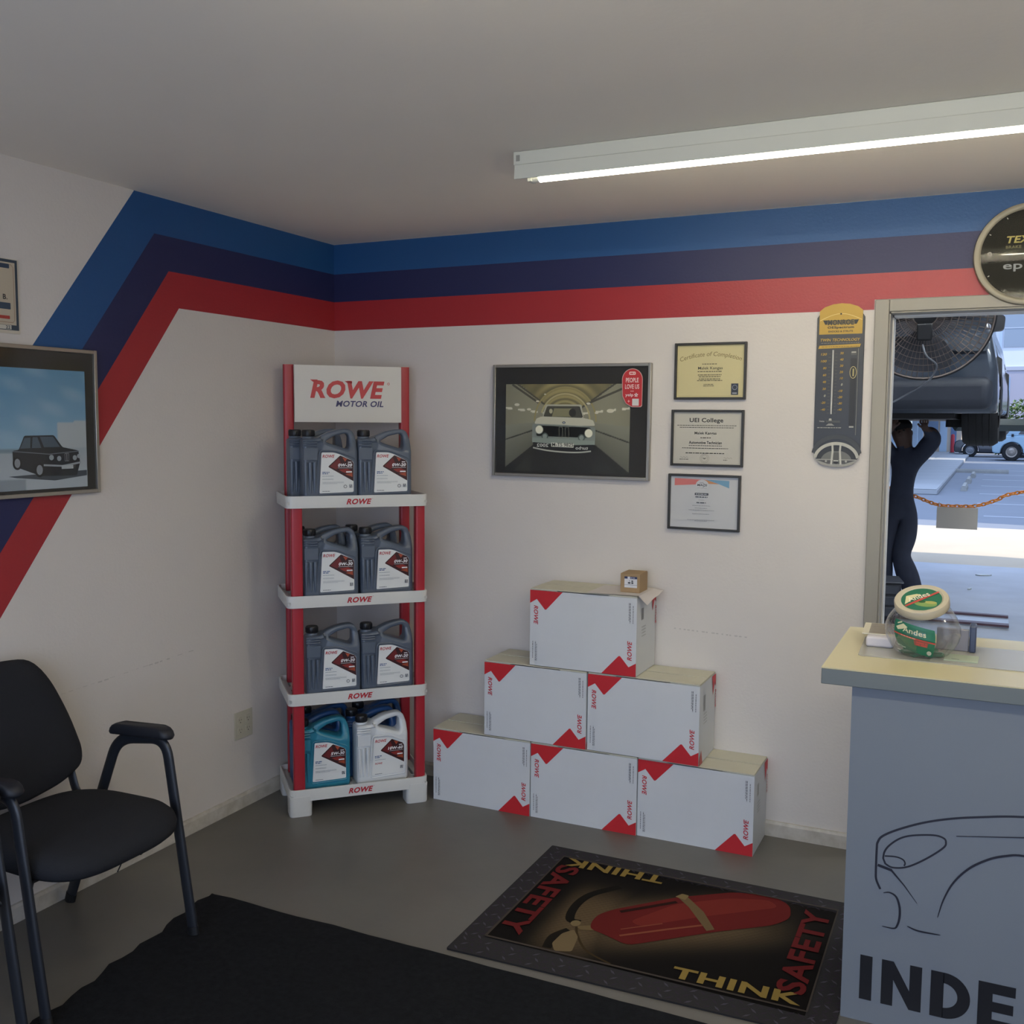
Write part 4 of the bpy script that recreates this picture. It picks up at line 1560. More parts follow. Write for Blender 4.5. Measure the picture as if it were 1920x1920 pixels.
for ch, xa, xb in (('I', 2.536, 2.5675), ('N', 2.5915, 2.6925), ('D', 2.7145, 2.8110), ('E', 2.829, 2.916)):
    if ch == 'I':
        s.rect(xa - 2.489, .0635, xb - 2.489, .1885, bk)
    elif ch == 'N':
        a, b = xa - 2.489, xb - 2.489
        t_ = .030
        s.poly([(a, .0635), (a + t_, .0635), (a + t_, .137), (b - t_, .0635), (b, .0635), (b, .1885), (b - t_, .1885), (b - t_, .115), (a + t_, .1885), (a, .1885)], bk)
    elif ch == 'D':
        a, b = xa - 2.489, xb - 2.489
        o_ = [(a, .0635)] + [(b - .0625 + .0625 * math.cos(q), .126 + .0625 * math.sin(q)) for q in [(-PI / 2 + PI * i / 20) for i in range(21)]] + [(a, .1885)]
        inn = [(a + .032, .160)] + [(b - .062 + .0345 * math.cos(q), .126 + .034 * math.sin(q)) for q in [(PI / 2 - PI * i / 16) for i in range(17)]] + [(a + .032, .092)]
        s.poly([(a, .1885), (a, .0635), (a + .032, .0635 + .0), (a + .032, .1885)], bk)
        n_ = 20
        ov = [(b - .0625 + .0625 * math.cos(-PI / 2 + PI * i / n_), .126 + .0625 * math.sin(-PI / 2 + PI * i / n_)) for i in range(n_ + 1)]
        iv = [(b - .066 + .0355 * math.cos(-PI / 2 + PI * i / n_), .126 + .034 * math.sin(-PI / 2 + PI * i / n_)) for i in range(n_ + 1)]
        ov = [(a + .031, .0635)] + ov + [(a + .031, .1885)]
        iv = [(a + .031, .092)] + iv + [(a + .031, .160)]
        for i in range(len(ov) - 1):
            s.poly([ov[i], ov[i + 1], iv[i + 1], iv[i]], bk, up=False)
    else:
        a, b = xa - 2.489, xb - 2.489
        s.poly([(a, .0635), (b, .0635), (b, .091), (a + .034, .091), (a + .034, .112), (b - .004, .112), (b - .004, .139), (a + .034, .139), (a + .034, .1605), (b, .1605), (b, .1885), (a, .1885)], bk)
s.build('lettering', ctr, facing('-y', (0, -0.0005, 0)))

CZ = 0.980
# things on the counter
t = tag(MB().prism(rpoly([(2.485, -1.022), (3.40, -1.030), (3.40, -0.760), (2.475, -0.750)], .01), CZ + .0003, CZ + .0025, 'z').build('desk_pad', mat('pad_grey', 'A9A79E', 0.25)), 'long thin grey desk pad lying along the counter under the jar', 'desk pad')
PZ = CZ + .0028

jarx, jary = 2.645, -0.935
jar = thing('candy_jar', 'clear plastic candy jar with a green lid label and green front label, on the counter', 'jar', (jarx, jary, PZ), (0, 0, -0.20))
jg = glass('jar_plastic', (0.93, 0.94, 0.95), 0.05, 0.08, 0.6)
prof = [(0.001, 0.002), (0.060, 0.001), (0.068, 0.006), (0.082, 0.022), (0.094, 0.045), (0.0985, 0.065), (0.097, 0.085), (0.090, 0.105), (0.078, 0.122), (0.066, 0.134)]
b = MB()
nr = 40
rings = []
tilt = math.radians(26)
for i, (r_, z_) in enumerate(prof):
    k = max(0, (z_ - 0.08) / 0.054)
    a = tilt * min(1, k)
    rg = []
    for q in range(nr):
        th = 2 * PI * q / nr
        # a slightly squared body
        f = 1 + 0.03 * math.cos(4 * th) * (1 - k)
        x_, y_ = r_ * f * math.cos(th), r_ * 0.93 * f * math.sin(th)
        rg.append((x_, y_ * math.cos(a) - 0.010 * k, z_ + y_ * math.sin(a) - 0.0 * k))
    rings.append(rg)
# threaded neck
cn = Vector((0, -0.010, 0.134))
ax_ = Vector((0, -math.sin(tilt), math.cos(tilt)))
sd_ = Vector((0, math.cos(tilt), math.sin(tilt)))
for r_, d_ in ((0.0645, 0.004), (0.0645, 0.020)):
    rings.append([tuple(cn + ax_ * d_ + Vector((1, 0, 0)) * (r_ * math.cos(2 * PI * q / nr)) + sd_ * (r_ * math.sin(2 * PI * q / nr))) for q in range(nr)])
b.ring_sweep(rings, caps=False)
b.add([rings[0][q] for q in range(nr)], [tuple(range(nr))])
b.build('body', jg, jar, smooth=60)
lid = MB()
rings = []
for r_, d_ in ((0.070, 0.006), (0.0725, 0.009), (0.0725, 0.026), (0.070, 0.030), (0.058, 0.0305), (0.055, 0.028), (0.0, 0.028)):
    rings.append([tuple(cn + ax_ * d_ + Vector((1, 0, 0)) * (max(r_, .0005) * math.cos(2 * PI * q / 56)) + sd_ * (max(r_, .0005) * math.sin(2 * PI * q / 56))) for q in range(56)])
lid.ring_sweep(rings)
ld = lid.build('lid', mat('lid_tan', 'BBB29C', 0.4), jar, smooth=40)
M4 = Matrix(((1, 0, 0), tuple(sd_), tuple(ax_))).transposed().to_4x4()
M4.translation = cn + ax_ * 0.0284
gr, gr2, cr, rd = '1F6B50', '2F7D5A', 'D4CFA8', 'B8473E'
s = Sheet()
s.ell(0, 0, .0535, .0535, gr, n=40)
s.ell(0.016, -0.020, .030, .014, '7E9A56')
s.ell(0.028, -0.012, .016, .007, 'A8A860')
s.ell(0.004, -0.012, .010, .006, '2E5E34')
s.poly([(-0.036, -0.034), (-0.043, 0.006), (-0.028, 0.016), (-0.018, 0.022), (-0.004, 0.020), (-0.022, 0.004), (-0.028, -0.02)], 'D2CC9E')
s.line([(-0.032, -0.041), (0.036, 0.042)], .0075, rd)
s.text('Andes', -0.027, -0.020, .020, 'E4E0C8', w=.062, bold=.015, rot=42)
s.build('label', ld, M4)
# front label wraps the belly
fb = Sheet(0.0004)
fb.rect(-0.052, 0.026, 0.052, 0.098, gr)
fb.poly([(-0.046, 0.080), (-0.026, 0.094), (-0.014, 0.088), (-0.028, 0.079), (-0.040, 0.074)], cr)
fb.line([(-0.042, 0.090), (-0.030, 0.097)], .003, cr)
fb.text('Andes', -0.026, 0.0745, .0135, cr, w=.056, bold=.012)
fb.rect(-0.052, 0.0625, 0.052, 0.0665, rd)
fb.scribble(-0.030, 0.0635, 0.006, .002, 'E0A090', 1)
fb.poly([(0.004, 0.048), (0.034, 0.050), (0.036, 0.064), (0.002, 0.062)], '8A4A40')
fb.text('Creme', 0.008, 0.052, .007, 'A85A4C', bold=.01) if False else fb.scribble(0.008, 0.056, 0.032, .004, rd, 2, 1.4)
fb.text('240 Count', -0.048, 0.030, .0050, 'CFE0CC', w=.026, bold=.02)
fb.ell(0.040, 0.036, .006, .006, 'B4B4A4')


def wrap(v):
    x_, z_, l_ = v
    x_, z_ = x_ * 1.10, (z_ - .062) * 1.08 + .058
    # radius of the belly at this height
    for (r0, z0), (r1, z1) in zip(prof, prof[1:]):
        if z0 <= z_ <= z1:
            rr = r0 + (r1 - r0) * (z_ - z0) / (z1 - z0)
    a = x_ / 0.098
    rr += 0.0012 + l_
    return (rr * math.sin(a), -rr * 0.93 * math.cos(a) - (.012 * max(0, (z_ - .08) / .054)), z_ - x_ * 0.20)


# subdivide the plain green field so that it can bend
mbw = MB()
for gx in range(16):
    for gz in range(10):
        xa, xb = -0.052 + 0.104 * gx / 16, -0.052 + 0.104 * (gx + 1) / 16
        za, zb = 0.026 + 0.072 * gz / 10, 0.026 + 0.072 * (gz + 1) / 10
        mbw.add([wrap((xa, za, 0)), wrap((xb, za, 0)), wrap((xb, zb, 0)), wrap((xa, zb, 0))], [(0, 1, 2, 3)], ink(gr))
bm = bmesh.new()
me_ = fb.b.mesh('tmp')
bm.from_mesh(me_)
rem = [f for f in bm.faces if me_.materials[f.material_index] == ink(gr)]
bmesh.ops.delete(bm, geom=rem, context='FACES')
bmesh.ops.triangulate(bm, faces=bm.faces)
for it in range(3):
    lo_ = [e_ for e_ in bm.edges if e_.calc_length() > .008]
    if lo_:
        bmesh.ops.subdivide_edges(bm, edges=lo_, cuts=1)
        bmesh.ops.triangulate(bm, faces=bm.faces)
bm.verts.ensure_lookup_table()
for v in bm.verts:
    v.index
vv = [wrap((v.co.x, v.co.y, v.co.z)) for v in bm.verts]
bm.verts.index_update()
for f in bm.faces:
    mbw.add([vv[v.index] for v in f.verts], [tuple(range(len(f.verts)))], me_.materials[f.material_index])
bm.free()
mbw.build('label', parent=jar, normals=False)

# the mints left in the bottom of the jar
mint = None
for i in range(12):
    a = i * 2 * PI / 9 + .3
    r_ = 0.040 if i < 9 else 0.012
    loc = (jarx + r_ * math.cos(a), jary + r_ * .9 * math.sin(a), PZ + 0.0045 + (0.004 if i % 2 else 0) + (0.010 if i >= 9 else 0))
    if mint is None:
        mint = MB().box(-.019, .019, -.009, .009, -.003, .003).build('wrapped_mint', mat('mint_foil', '2E7A5C', 0.3, 0.3), bevel=.001, segs=1)
        o = mint
    else:
        o = mint.copy()
        C.objects.link(o)
    o.location = loc
    o.rotation_euler = (0.12 * math.sin(i), 0.1 * math.cos(i * 2), a + 0.6 * math.sin(i * 5))
    tag(o, 'small green wrapped mint lying in the bottom of the candy jar', 'candy', 'mints in the candy jar')

t = thing('card_box', 'low white box with a booklet lying on it, left of the candy jar', 'box', (2.492, -0.900, PZ))
MB().box(0, 0.075, 0, 0.19, 0, 0.030).build('body', mat('box_white', 'CFCBD0', 0.4), t, bevel=.006)
t = thing('booklet', 'thin booklet with a grey patterned cover on the white box beside the jar', 'booklet', (2.478, -0.870, PZ + .0305), (0, 0, 0.05))
MB().box(0, 0.100, 0, 0.170, 0, 0.003).build('pages', mat('page_cream', 'D2CCB8', 0.6), t)
s = Sheet()
s.rect(0.018, 0.006, 0.098, 0.165, '8C8478')
for i in range(14):
    s.rect(0.024 + .05 * random.random(), .012 + i * .0105, 0.09, .015 + i * .0105, '6E675C' if i % 2 else 'A49A8A', up=(i == 0))
s.build('cover_print', t, facing('z', (0, 0, 0.0031)))
t = thing('card_holder', 'dark upright card holder behind the right side of the candy jar', 'card holder', (2.764, -0.842, PZ))
MB().box(-0.085, 0.0, 0, 0.018, 0, 0.062).build('cards', mat('cards_grey', '8C8A92', 0.5), t, bevel=.002)
MB().box(0.001, 0.019, -0.012, 0.050, 0, 0.076).build('side', mat('holder_dark', '3C4660', 0.3), t, bevel=.004)
t = thing('receipt_pad', 'pale green receipt pad under the right side of the candy jar', 'paper pad', (2.735, -0.985, PZ), (0, 0, -0.03))
MB().box(-0.03, 0.055, -0.002, 0.08, 0, 0.003).build('sheets', mat('pad_green', 'A8B49C', 0.5), t)
s = Sheet()
s.scribble(-0.012, 0.010, 0.012, .006, '4E5650', 1)
s.build('print', t, facing('z', (0, 0, 0.0031)))

# ================================================================== chairs
frame_m = mat('chair_frame', '22252B', 0.38)
fab = mat('chair_fabric', '292A2E', 0.9, bump=.6, bscale=500, spec=.2)


def make_chair(label, loc, rz, group):
    """local: x forward from the wall, y sideways, z up; origin on the floor at the wall side"""
    t = thing('guest_chair', label, 'chair', loc, (0, 0, rz), group)
    hw = 0.275
    for sd in (-1, 1):
        y = sd * hw
        path = rpath([(0.045, y, 0.012), (0.285, y, 0.602), (0.490, y, 0.630), (0.588, y, 0.012)], 0.065, 8)
        MB().tube(path, 0.0195, 14, side=(0, 1, 0), b=0.0105).build('leg_frame', frame_m, t, smooth=50)
        f = MB()
        f.tube([(0.588, y, 0.0095), (0.584, y, 0.035)], 0.021, 14, side=(0, 1, 0), b=0.0125)
        f.tube([(0.0425, y, 0.0), (0.052, y, 0.03)], 0.021, 14, side=(0, 1, 0), b=0.0125)
        f.build('foot_cap', mat('rubber_foot', '121315', .6), t, smooth=50)
        ol = rpoly([(0.268, -0.024), (0.505, -0.027), (0.522, 0), (0.505, 0.027), (0.268, 0.024), (0.252, 0)], .02, 5)
        ap = cushion(ol, [(0.016, 0.0), (0.004, 0.004), (0.0, 0.012), (0.004, 0.023), (0.012, 0.030), (0.024, 0.033)])
        q = ap
        q.v = [(vx, vy, vz + 0.606 + 0.10 * (vx - 0.21) * 1.0 + 0.0 + (0.010 - 0.95 * (vx - 0.36) ** 2)) for vx, vy, vz in q.v]
        q.build('armrest', mat('arm_pad', '1B1D24', .55), t, loc=(0, y, 0), smooth=60)
    # cross rails
    r = MB()
    r.tube([(0.530, -hw, 0.368), (0.485, -hw + .05, 0.374), (0.485, hw - .05, 0.374), (0.530, hw, 0.368)], 0.0115, 10)
    r.tube([(0.190, -hw, 0.368), (0.215, -hw + .05, 0.374), (0.215, hw - .05, 0.374), (0.190, hw, 0.368)], 0.0115, 10)
    r.box(0.14, 0.53, -0.17, -0.14, 0.370, 0.382).box(0.14, 0.53, 0.14, 0.17, 0.370, 0.382)
    r.build('cross_rail', frame_m, t, smooth=50)
    ol = []
    for i in range(64):
        a = 2 * PI * i / 64
        c_, s_ = math.cos(a), math.sin(a)
        ex = 0.62
        px = 0.395 + 0.245 * math.copysign(abs(c_) ** ex, c_)
        py = 0.252 * math.copysign(abs(s_) ** ex, s_) * (1.0 + 0.05 * c_)
        ol.append((px, py))
    c = cushion(ol, [(0.05, 0.383), (0.018, 0.386), (0.003, 0.400), (0.0, 0.418), (0.006, 0.436), (0.022, 0.449), (0.06, 0.457), (0.12, 0.461), (0.2, 0.462)])
    c.v = [(x, y, z - 0.45 * max(0, x - 0.47) ** 1.8 - 0.25 * max(0, abs(y) - 0.12) ** 2 + 0.0) for x, y, z in c.v]
    st_ = c.build('seat', fab, t, smooth=70)
    w = MB()
    w.tube([(0.60, 0.02, 0.378), (0.615, 0.04, 0.368), (0.61, 0.07, 0.372)], 0.003, 6).tube([(0.61, -0.02, 0.376), (0.618, -0.05, 0.352)], 0.002, 6)
    w.build('torn_fabric', fab, t)
    # backrest: wide low, narrow rounded top
    ol = []
    base = [(-0.155, 0.470), (0.0, 0.445), (0.155, 0.470), (0.232, 0.510), (0.242, 0.560), (0.218, 0.68), (0.175, 0.80), (0.125, 0.872), (0.0, 0.885), (-0.125, 0.872), (-0.175, 0.80), (-0.218, 0.68), (-0.242, 0.560), (-0.232, 0.510)]
    ol = rpoly(base, .06, 4)
    bk_ = cushion(ol, [(0.03, -0.020), (0.004, -0.016), (0, 0.0), (0.005, 0.014), (0.02, 0.026), (0.07, 0.034), (0.13, 0.037)], 'x')
    bk_.v = [(0.155 + x - 0.20 * (z - 0.45) - 0.6 * y * y * 0.0 + 0.35 * y * y, y, z) for x, y, z in bk_.v]
    bk_.build('backrest', fab, t, smooth=70)
    for sd in (-1, 1):
        br = MB().tube(rpath([(0.30, sd * 0.215, 0.392), (0.165, sd * 0.215, 0.400), (0.120, sd * 0.215, 0.54), (0.095, sd * 0.18, 0.66)], .05), 0.0175, 10, side=(0, 1, 0), b=.008)
        br.build('back_bracket', frame_m, t, smooth=50)
    return t


chA = make_chair('black padded armchair nearer the corner, one front leg on the edge of the rug', (0.0, -1.895, 0), 0.0, 'guest chairs along the left wall')
chB = copy_tree(chA)
chB.location = (-0.01, -2.508, 0)
chB['label'] = 'black padded armchair farther from the corner, beside the other one'

# ================================================================== garage beyond the doorway
gconc = mat('garage_concrete', 'B4BAC4', 0.5, bump=.2, bscale=30, var=0.16, vscale=2.2, detail=6)
apron = mat('apron_concrete', 'C9BCA6', 0.8, var=0.08, vscale=1.2)
asph = mat('asphalt', '7F858F', 0.85, bump=.3, bscale=80, var=0.08, vscale=.8)
struct(MB().box(-3.5, 8.0, 0.12, 9.0, -0.06, 0.0).build('floor_garage', gconc))
tag(MB().box(-14, 14, 9.0, 13.9, -0.06, -0.001).build('concrete_apron', apron), 'sunlit pale concrete strip in front of the garage opening', 'pavement', kind='structure')
tag(MB().box(-60, 60, 13.9, 160, -0.08, -0.006).box(-60, 60, -60, -5.32, -.08, -.006).build('parking_lot', asph), 'grey asphalt parking lot outside', 'parking lot', kind='structure')
gw = mat('garage_wall_paint', 'B4B6BC', 0.7)
struct(MB().box(-3.62, -3.5, 0.12, 9.0, 0, 4.0).build('wall_garage_left', gw))
struct(MB().box(8.0, 8.12, 0.12, 9.0, 0, 4.0).build('wall_garage_right', gw))
struct(MB().box(-3.62, -0.13, 0.0, 0.12, 0, 4.0).box(RX1 + .13, 8.12, 0, .12, 0, 4.0).box(-0.13, RX1 + .13, 0.122, 0.135, H + .09, 4.0).build('wall_garage_front', gw))
# corrugated roof
rf = MB()
N_ = 180
top = []
for i in range(N_ + 1):
    x = -3.62 + 11.74 * i / N_
    top.append((x, 4.0 + 0.03 * (i % 2)))
rf.add([(x, 0.0, z) for x, z in top] + [(x, 9.05, z) for x, z in top], [(i, i + 1, N_ + 2 + i, N_ + 1 + i) for i in range(N_)])
struct(rf.build('ceiling_garage', mat('roof_steel', '6C6A66', 0.4, .4)))
struct(MB().box(-3.62, 8.12, 8.9, 9.05, 3.35, 4.0).build('trim_garage_header', gw))
struct(MB().box(-3.62, -0.4, 8.9, 9.05, 0, 3.35).box(6.6, 8.12, 8.9, 9.05, 0, 3.35).build('wall_garage_back', gw))

# orange chain with a blank sign across the opening
t = thing('barrier_chain', 'orange plastic chain sagging across the garage opening', 'chain', (0, 8.62, 0))
pth = smooth_line([(-0.40, 0, 1.25), (0.8, 0, 1.05), (1.73, 0, 0.90), (2.01, 0, 0.81), (2.25, 0, 0.722), (2.46, 0, 0.713), (2.67, 0, 0.727), (2.87, 0, 0.80), (3.13, 0, 0.90), (4.6, 0, 1.15), (6.6, 0, 1.35)], 10)
# resample by length
L_ = 0
sp = [pth[0]]
acc = 0
for a, b in zip(pth, pth[1:]):
    d = (b - a).length
    while acc + d >= 0.046:
        f = (0.046 - acc) / d
        a = a + (b - a) * f
        sp.append(a)
        d = (b - a).length
        acc = 0
    acc += d
lk = MB()
lk.tube([(0.031 * math.cos(a * PI / 6), 0.018 * math.sin(a * PI / 6), 0) for a in range(13)], 0.0085, 6, caps=False)
link0 = lk.mesh('link')
link0.materials.append(mat('chain_orange', 'F59A3C', 0.5))
cnt = 0
for i in range(len(sp) - 1):
    p, q = sp[i], sp[i + 1]
    if p.x < 0.2 or p.x > 5:
        continue
    o = bpy.data.objects.new('link', link0)
    C.objects.link(o)
    o.parent = t
    o.location = (p + q) / 2
    d = (q - p).normalized()
    o.rotation_euler = (PI / 2 * (i % 2) + .5, -math.atan2(d.z, d.x), 0)
    o.rotation_mode = 'XYZ'
    cnt += 1
t = thing('hanging_sign', 'blank beige card sign hanging from the orange chain', 'sign', (2.465, 8.60, 0.455))
MB().box(-0.215, 0.215, -0.004, 0.004, 0, 0.245).build('panel', mat('sign_beige', 'E6DAC6', 0.7), t)
MB().box(-0.195, -0.187, -0.008, 0.008, 0.235, 0.300).box(0.187, 0.195, -0.008, 0.008, 0.235, 0.285).build('cable_tie', mat('tie_white', 'E8E8E8', .5), t)


# ---------------------------------------------------------------- vehicles
def vehicle(name, label, cat, loc, rz, L, Wd, paint, wheel_r, belt, roof, xw, rim_c, cab=(0.28, 0.40, 0.90, 0.97), clear=.24, parts_front=True, group=None):
    """local x runs from the nose (0) to the tail (L), y across, z up"""
    t = thing(name, label, cat, loc, (0, 0, rz), group)
    hw = Wd / 2
    pts = [(0.02, clear + .06), (0.0, clear + .30), (0.05, belt - .16), (0.22, belt - .06), (L * cab[0], belt), (L * .97, belt + .02), (L, belt - .2), (L, clear + .10), (L - .1, clear)]
    for xc in (xw[1], xw[0]):
        pts += [(xc + wheel_r * 1.15, clear)] + [(xc + wheel_r * 1.15 * math.cos(a), wheel_r * .98 + wheel_r * 1.15 * math.sin(a)) for a in [PI * k / 12 for k in range(0, 13)]] + [(xc - wheel_r * 1.15, clear)]
    pts += [(0.10, clear)]
    bmb = MB().prism(pts, -hw, hw)
    bmb.v = [(x, y * (1 - .10 * max(0, (z - .5) / (belt - .5))), z) for x, y, z in bmb.v]
    bmb.build('body', paint, t, bevel=.07, segs=3, smooth=45)
    # cabin
    x0, x1, x2, x3 = (L * c for c in cab)
    ti = 0.22
    v = [(x0, -hw + .13, belt - .02), (x3, -hw + .13, belt - .02), (x3, hw - .13, belt - .02), (x0, hw - .13, belt - .02),
         (x1, -hw + ti, roof), (x2, -hw + ti, roof), (x2, hw - ti, roof), (x1, hw - ti, roof)]
    MB().add(v, [(0, 3, 2, 1), (4, 5, 6, 7), (0, 1, 5, 4), (1, 2, 6, 5), (2, 3, 7, 6), (3, 0, 4, 7)]).build('cabin', paint, t, bevel=.05, segs=3, smooth=45)
    gm = mat('car_glass', '1A1E24', 0.06, coat=.5)

    def quad(face, u0, u1, w0, w1, nm, push=.006, th=.004):
        a, b, c_, d = (Vector(v[i]) for i in face)
        P0 = lambda u, w: (a * (1 - u) + b * u) * (1 - w) + (d * (1 - u) + c_ * u) * w
        q = [P0(u0, w0), P0(u1, w0), P0(u1, w1), P0(u0, w1)]
        nrm = (q[1] - q[0]).cross(q[3] - q[0]).normalized()
        mb_ = MB()
        mb_.ring_sweep([[p + nrm * (push - th) for p in q], [p + nrm * push for p in q]])
        mb_.build(nm, gm, t)
    quad((3, 0, 4, 7), .07, .93, .12, .90, 'windshield')
    quad((1, 2, 6, 5), .10, .90, .15, .88, 'rear_window')
    for f, sgn in (((0, 1, 5, 4), 1), ((2, 3, 7, 6), 1)):
        quad(f, .12, .50, .12, .88, 'side_window')
        quad(f, .54, .90, .12, .88, 'side_window')
    # wheels
    for xc in xw:
        for sd in (-1, 1):
            yo = sd * (hw - .01)
            yi = sd * (hw - .25)
            r_ = wheel_r
            sh_w = abs(yo - yi)
            mbt = MB().lathe([(r_ * .60, 0.0), (r_ * .93, -.004 + .0), (r_, .03), (r_, sh_w - .03), (r_ * .93, sh_w), (r_ * .60, sh_w)], 40, axis='y', caps=False)
            mbt.v = [(x, (y - sh_w if sd > 0 else y) + yo, z) for x, y, z in mbt.v]
            for g_ in range(4):
                yy = yo - sd * (.05 + g_ * (sh_w - .1) / 3)
                mbt.tube([(r_ * math.cos(a * PI / 20), yy, r_ * math.sin(a * PI / 20)) for a in range(41)], .006, 4, caps=False)
            w_ = mbt.build('tyre', mat('tyre_rubber', '1E1F22', .75), t, loc=(xc, 0, r_), smooth=40)
            rm = MB().lathe([(r_ * .62, 0), (r_ * .60, .03), (r_ * .46, .035), (r_ * .42, .02), (r_ * .20, .015), (r_ * .17, 0.0), (0.001, 0.0)], 32, axis='y', caps=False)
            rm.v = [(x, yo - sd * (y + .01), z) for x, y, z in rm.v]
            for q in range(5):
                a = q * 2 * PI / 5
                rm.cyl((r_ * .30 * math.cos(a), yo - sd * .02, r_ * .30 * math.sin(a)), (r_ * .30 * math.cos(a), yo + sd * .0, r_ * .30 * math.sin(a)), r_ * .035, 8)
            rm.build('rim', mat('rim_' + rim_c, rim_c, .35, .7), w_, smooth=40)
    # mirrors
    for sd in (-1, 1):
        mb_ = MB()
        xm = x0 + .30
        yb2 = sd * (hw - .08)
        yb2 -= sd * .07
        pl = rpoly([(yb2 - sd * .03, belt - .04), (yb2 + sd * .13, belt - .03), (yb2 + sd * .14, belt + .09), (yb2, belt + .10)], .03)
        mb_.prism(pl, xm - .05, xm + .05, 'x')
        mb_.box(xm - .02, xm + .02, min(sd * (hw - .20), yb2 + sd * .02), max(sd * (hw - .20), yb2 + sd * .02), belt - .03, belt + .01)
        mb_.build('mirror', mat('mirror_dark', '23252C', .4), t, bevel=.015, segs=2)
    if parts_front:
        for sd in (-1, 1):
            pl = rpoly([(sd * (hw - .07), belt - .29), (sd * (hw - .34), belt - .28), (sd * (hw - .32), belt - .20), (sd * (hw - .07), belt - .17)], .03)
            MB().prism(pl, -.008, .05, 'x').build('headlight', mat('headlight', '4A525C', .12, coat=1), t)
        g_ = MB()
        for k in range(5):
            g_.box(.0 - .004, .04, -hw + .46, hw - .46, belt - .31 + k * .03, belt - .295 + k * .03)
        g_.build('grille', mat('grille_dark', '15161A', .3), t)
        MB().box(-.05, .12, -hw + .03, hw - .03, clear + .02, clear + .25).build('bumper', mat('bumper_plastic', '2E3440', .5), t, bevel=.07, segs=4)
    MB().box(.25, L - .25, -hw + .28, hw - .28, clear - .04, clear + .04).build('underbody', mat('underbody', '1B1C1F', .6), t)
    return t


carp = mat('car_paint', '424C5A', 0.28, metal=.35, coat=.8)
LZ = 1.475
car = vehicle('lifted_car', 'dark car raised on a lift in the garage, nose towards the doorway', 'car', (1.885, 3.75, LZ), PI / 2 - .03, 4.3, 1.86, carp, 0.34, 0.95, 1.50, (0.85, 3.45), 'A0A4A8')
# lift
t = thing('car_lift', 'steel two post lift holding up the dark car', 'car lift', (1.90, 5.75, 0))
lm = mat('lift_grey', '4E5A5C', .45)
for sd in (-1, 1):
    MB().box(sd * 1.62 - .12, sd * 1.62 + .12, -.15, .15, 0, 3.6).build('post', lm, t, bevel=.01)
    MB().box(sd * 1.62 - .25, sd * 1.62 + .25, -.3, .3, 0, .02).build('base_plate', lm, t)
    for dy in (-1, 1):
        MB().tube([(sd * 1.55, dy * .1, LZ + .16), (sd * .62, dy * .85, LZ + .16)], .06, 4, b=.05, side=(0, 0, 1)).build('arm', lm, t)
        MB().cyl((sd * .62, dy * .85, LZ + .14), (sd * .62, dy * .85, LZ + .199), .07, 16).build('pad', mat('pad_rubber', '222', .7) if False else mat('pad_rubber', '222222', .7), t, smooth=40)

# shop fan and its cord
FX, FY, FZ, FR = 2.385, 2.90, 2.315, 0.395
t = thing('shop_fan', 'large dark drum fan with a wire guard hanging in front of the lifted car', 'fan', (FX, FY, FZ), (0.06, 0, 0.06))
wire = mat('fan_wire', '8A7E78', .35, .7)
reel = mat('fan_black', '14161A', .45)
g_ = MB()
for sgn in (-1, 1):
    for k in range(9):
        rr = .075 + (FR - .075) * k / 8
        yy = sgn * (.085 - .055 * (rr / FR) ** 2)
        g_.tube([(rr * math.cos(a * PI / 24), yy, rr * math.sin(a * PI / 24)) for a in range(49)], .0022 if k < 8 else .006, 4 if k < 8 else 8, caps=False)
    for k in range(72):
        a = 2 * PI * k / 72
        g_.tube([(rr * math.cos(a), sgn * (.085 - .055 * (rr / FR) ** 2), rr * math.sin(a)) for rr in (.07, .2, .31, FR)], .0016, 4, caps=False)
g_.build('wire_guard', wire, t, normals=False)
MB().lathe([(FR + .004, -.035), (FR + .012, -.03), (FR + .012, .03), (FR + .004, .035)], 64, axis='y', caps=False).build('hoop', reel, t, smooth=40)
for k in range(3):
    a0 = k * 2 * PI / 3 + .5
    rings = []
    for q in range(7):
        rr = .07 + .29 * q / 6
        w = .35 + .30 * math.sin(PI * q / 7)
        rings.append([(rr * math.cos(a0 + w * u), .030 * u * (1 - .4 * q / 6) + e, rr * math.sin(a0 + w * u)) for u, e in ((-1, 0), (0, 0), (1, 0), (1, .002), (0, .002), (-1, .002))])
    MB().ring_sweep(rings).build('blade', mat('fan_blade', '3A3C42', .35, .4), t, smooth=60)
mo = MB().lathe([(.0005, .175), (.050, .17), (.072, .15), (.075, .05), (.070, .035), (.0005, .03)], 32, axis='y').build('motor', reel, t, smooth=40)
MB().box(-.045, .045, -.165, -.085, -.165, -.060).build('switch_box', reel, t, bevel=.01)
MB().box(-.014, .014, -.13, -.10, .06, 1.62).box(-.05, .05, -.15, -.08, 1.60, 1.685).build('hanger', reel, t)
c1 = [(2.385, 2.77, 2.12), (2.41, 2.75, 2.05), (2.465, 2.8, 2.0), (2.455, 2.85, 1.95), (2.41, 2.9, 1.895), (2.32, 2.95, 1.84), (2.18, 3.0, 1.76), (1.95, 3.0, 1.66), (1.70, 3.0, 1.45), (1.50, 3.0, .9), (1.45, 3.0, .02)]
pc_ = MB().tube(smooth_line(c1), .006, 8).build('power_cord', mat('hose_grey', '70747C', .5), t, smooth=50, label='thin grey power cord')
pc_.matrix_parent_inverse = (Matrix.Translation((FX, FY, FZ)) @ t.rotation_euler.to_matrix().to_4x4()).inverted()

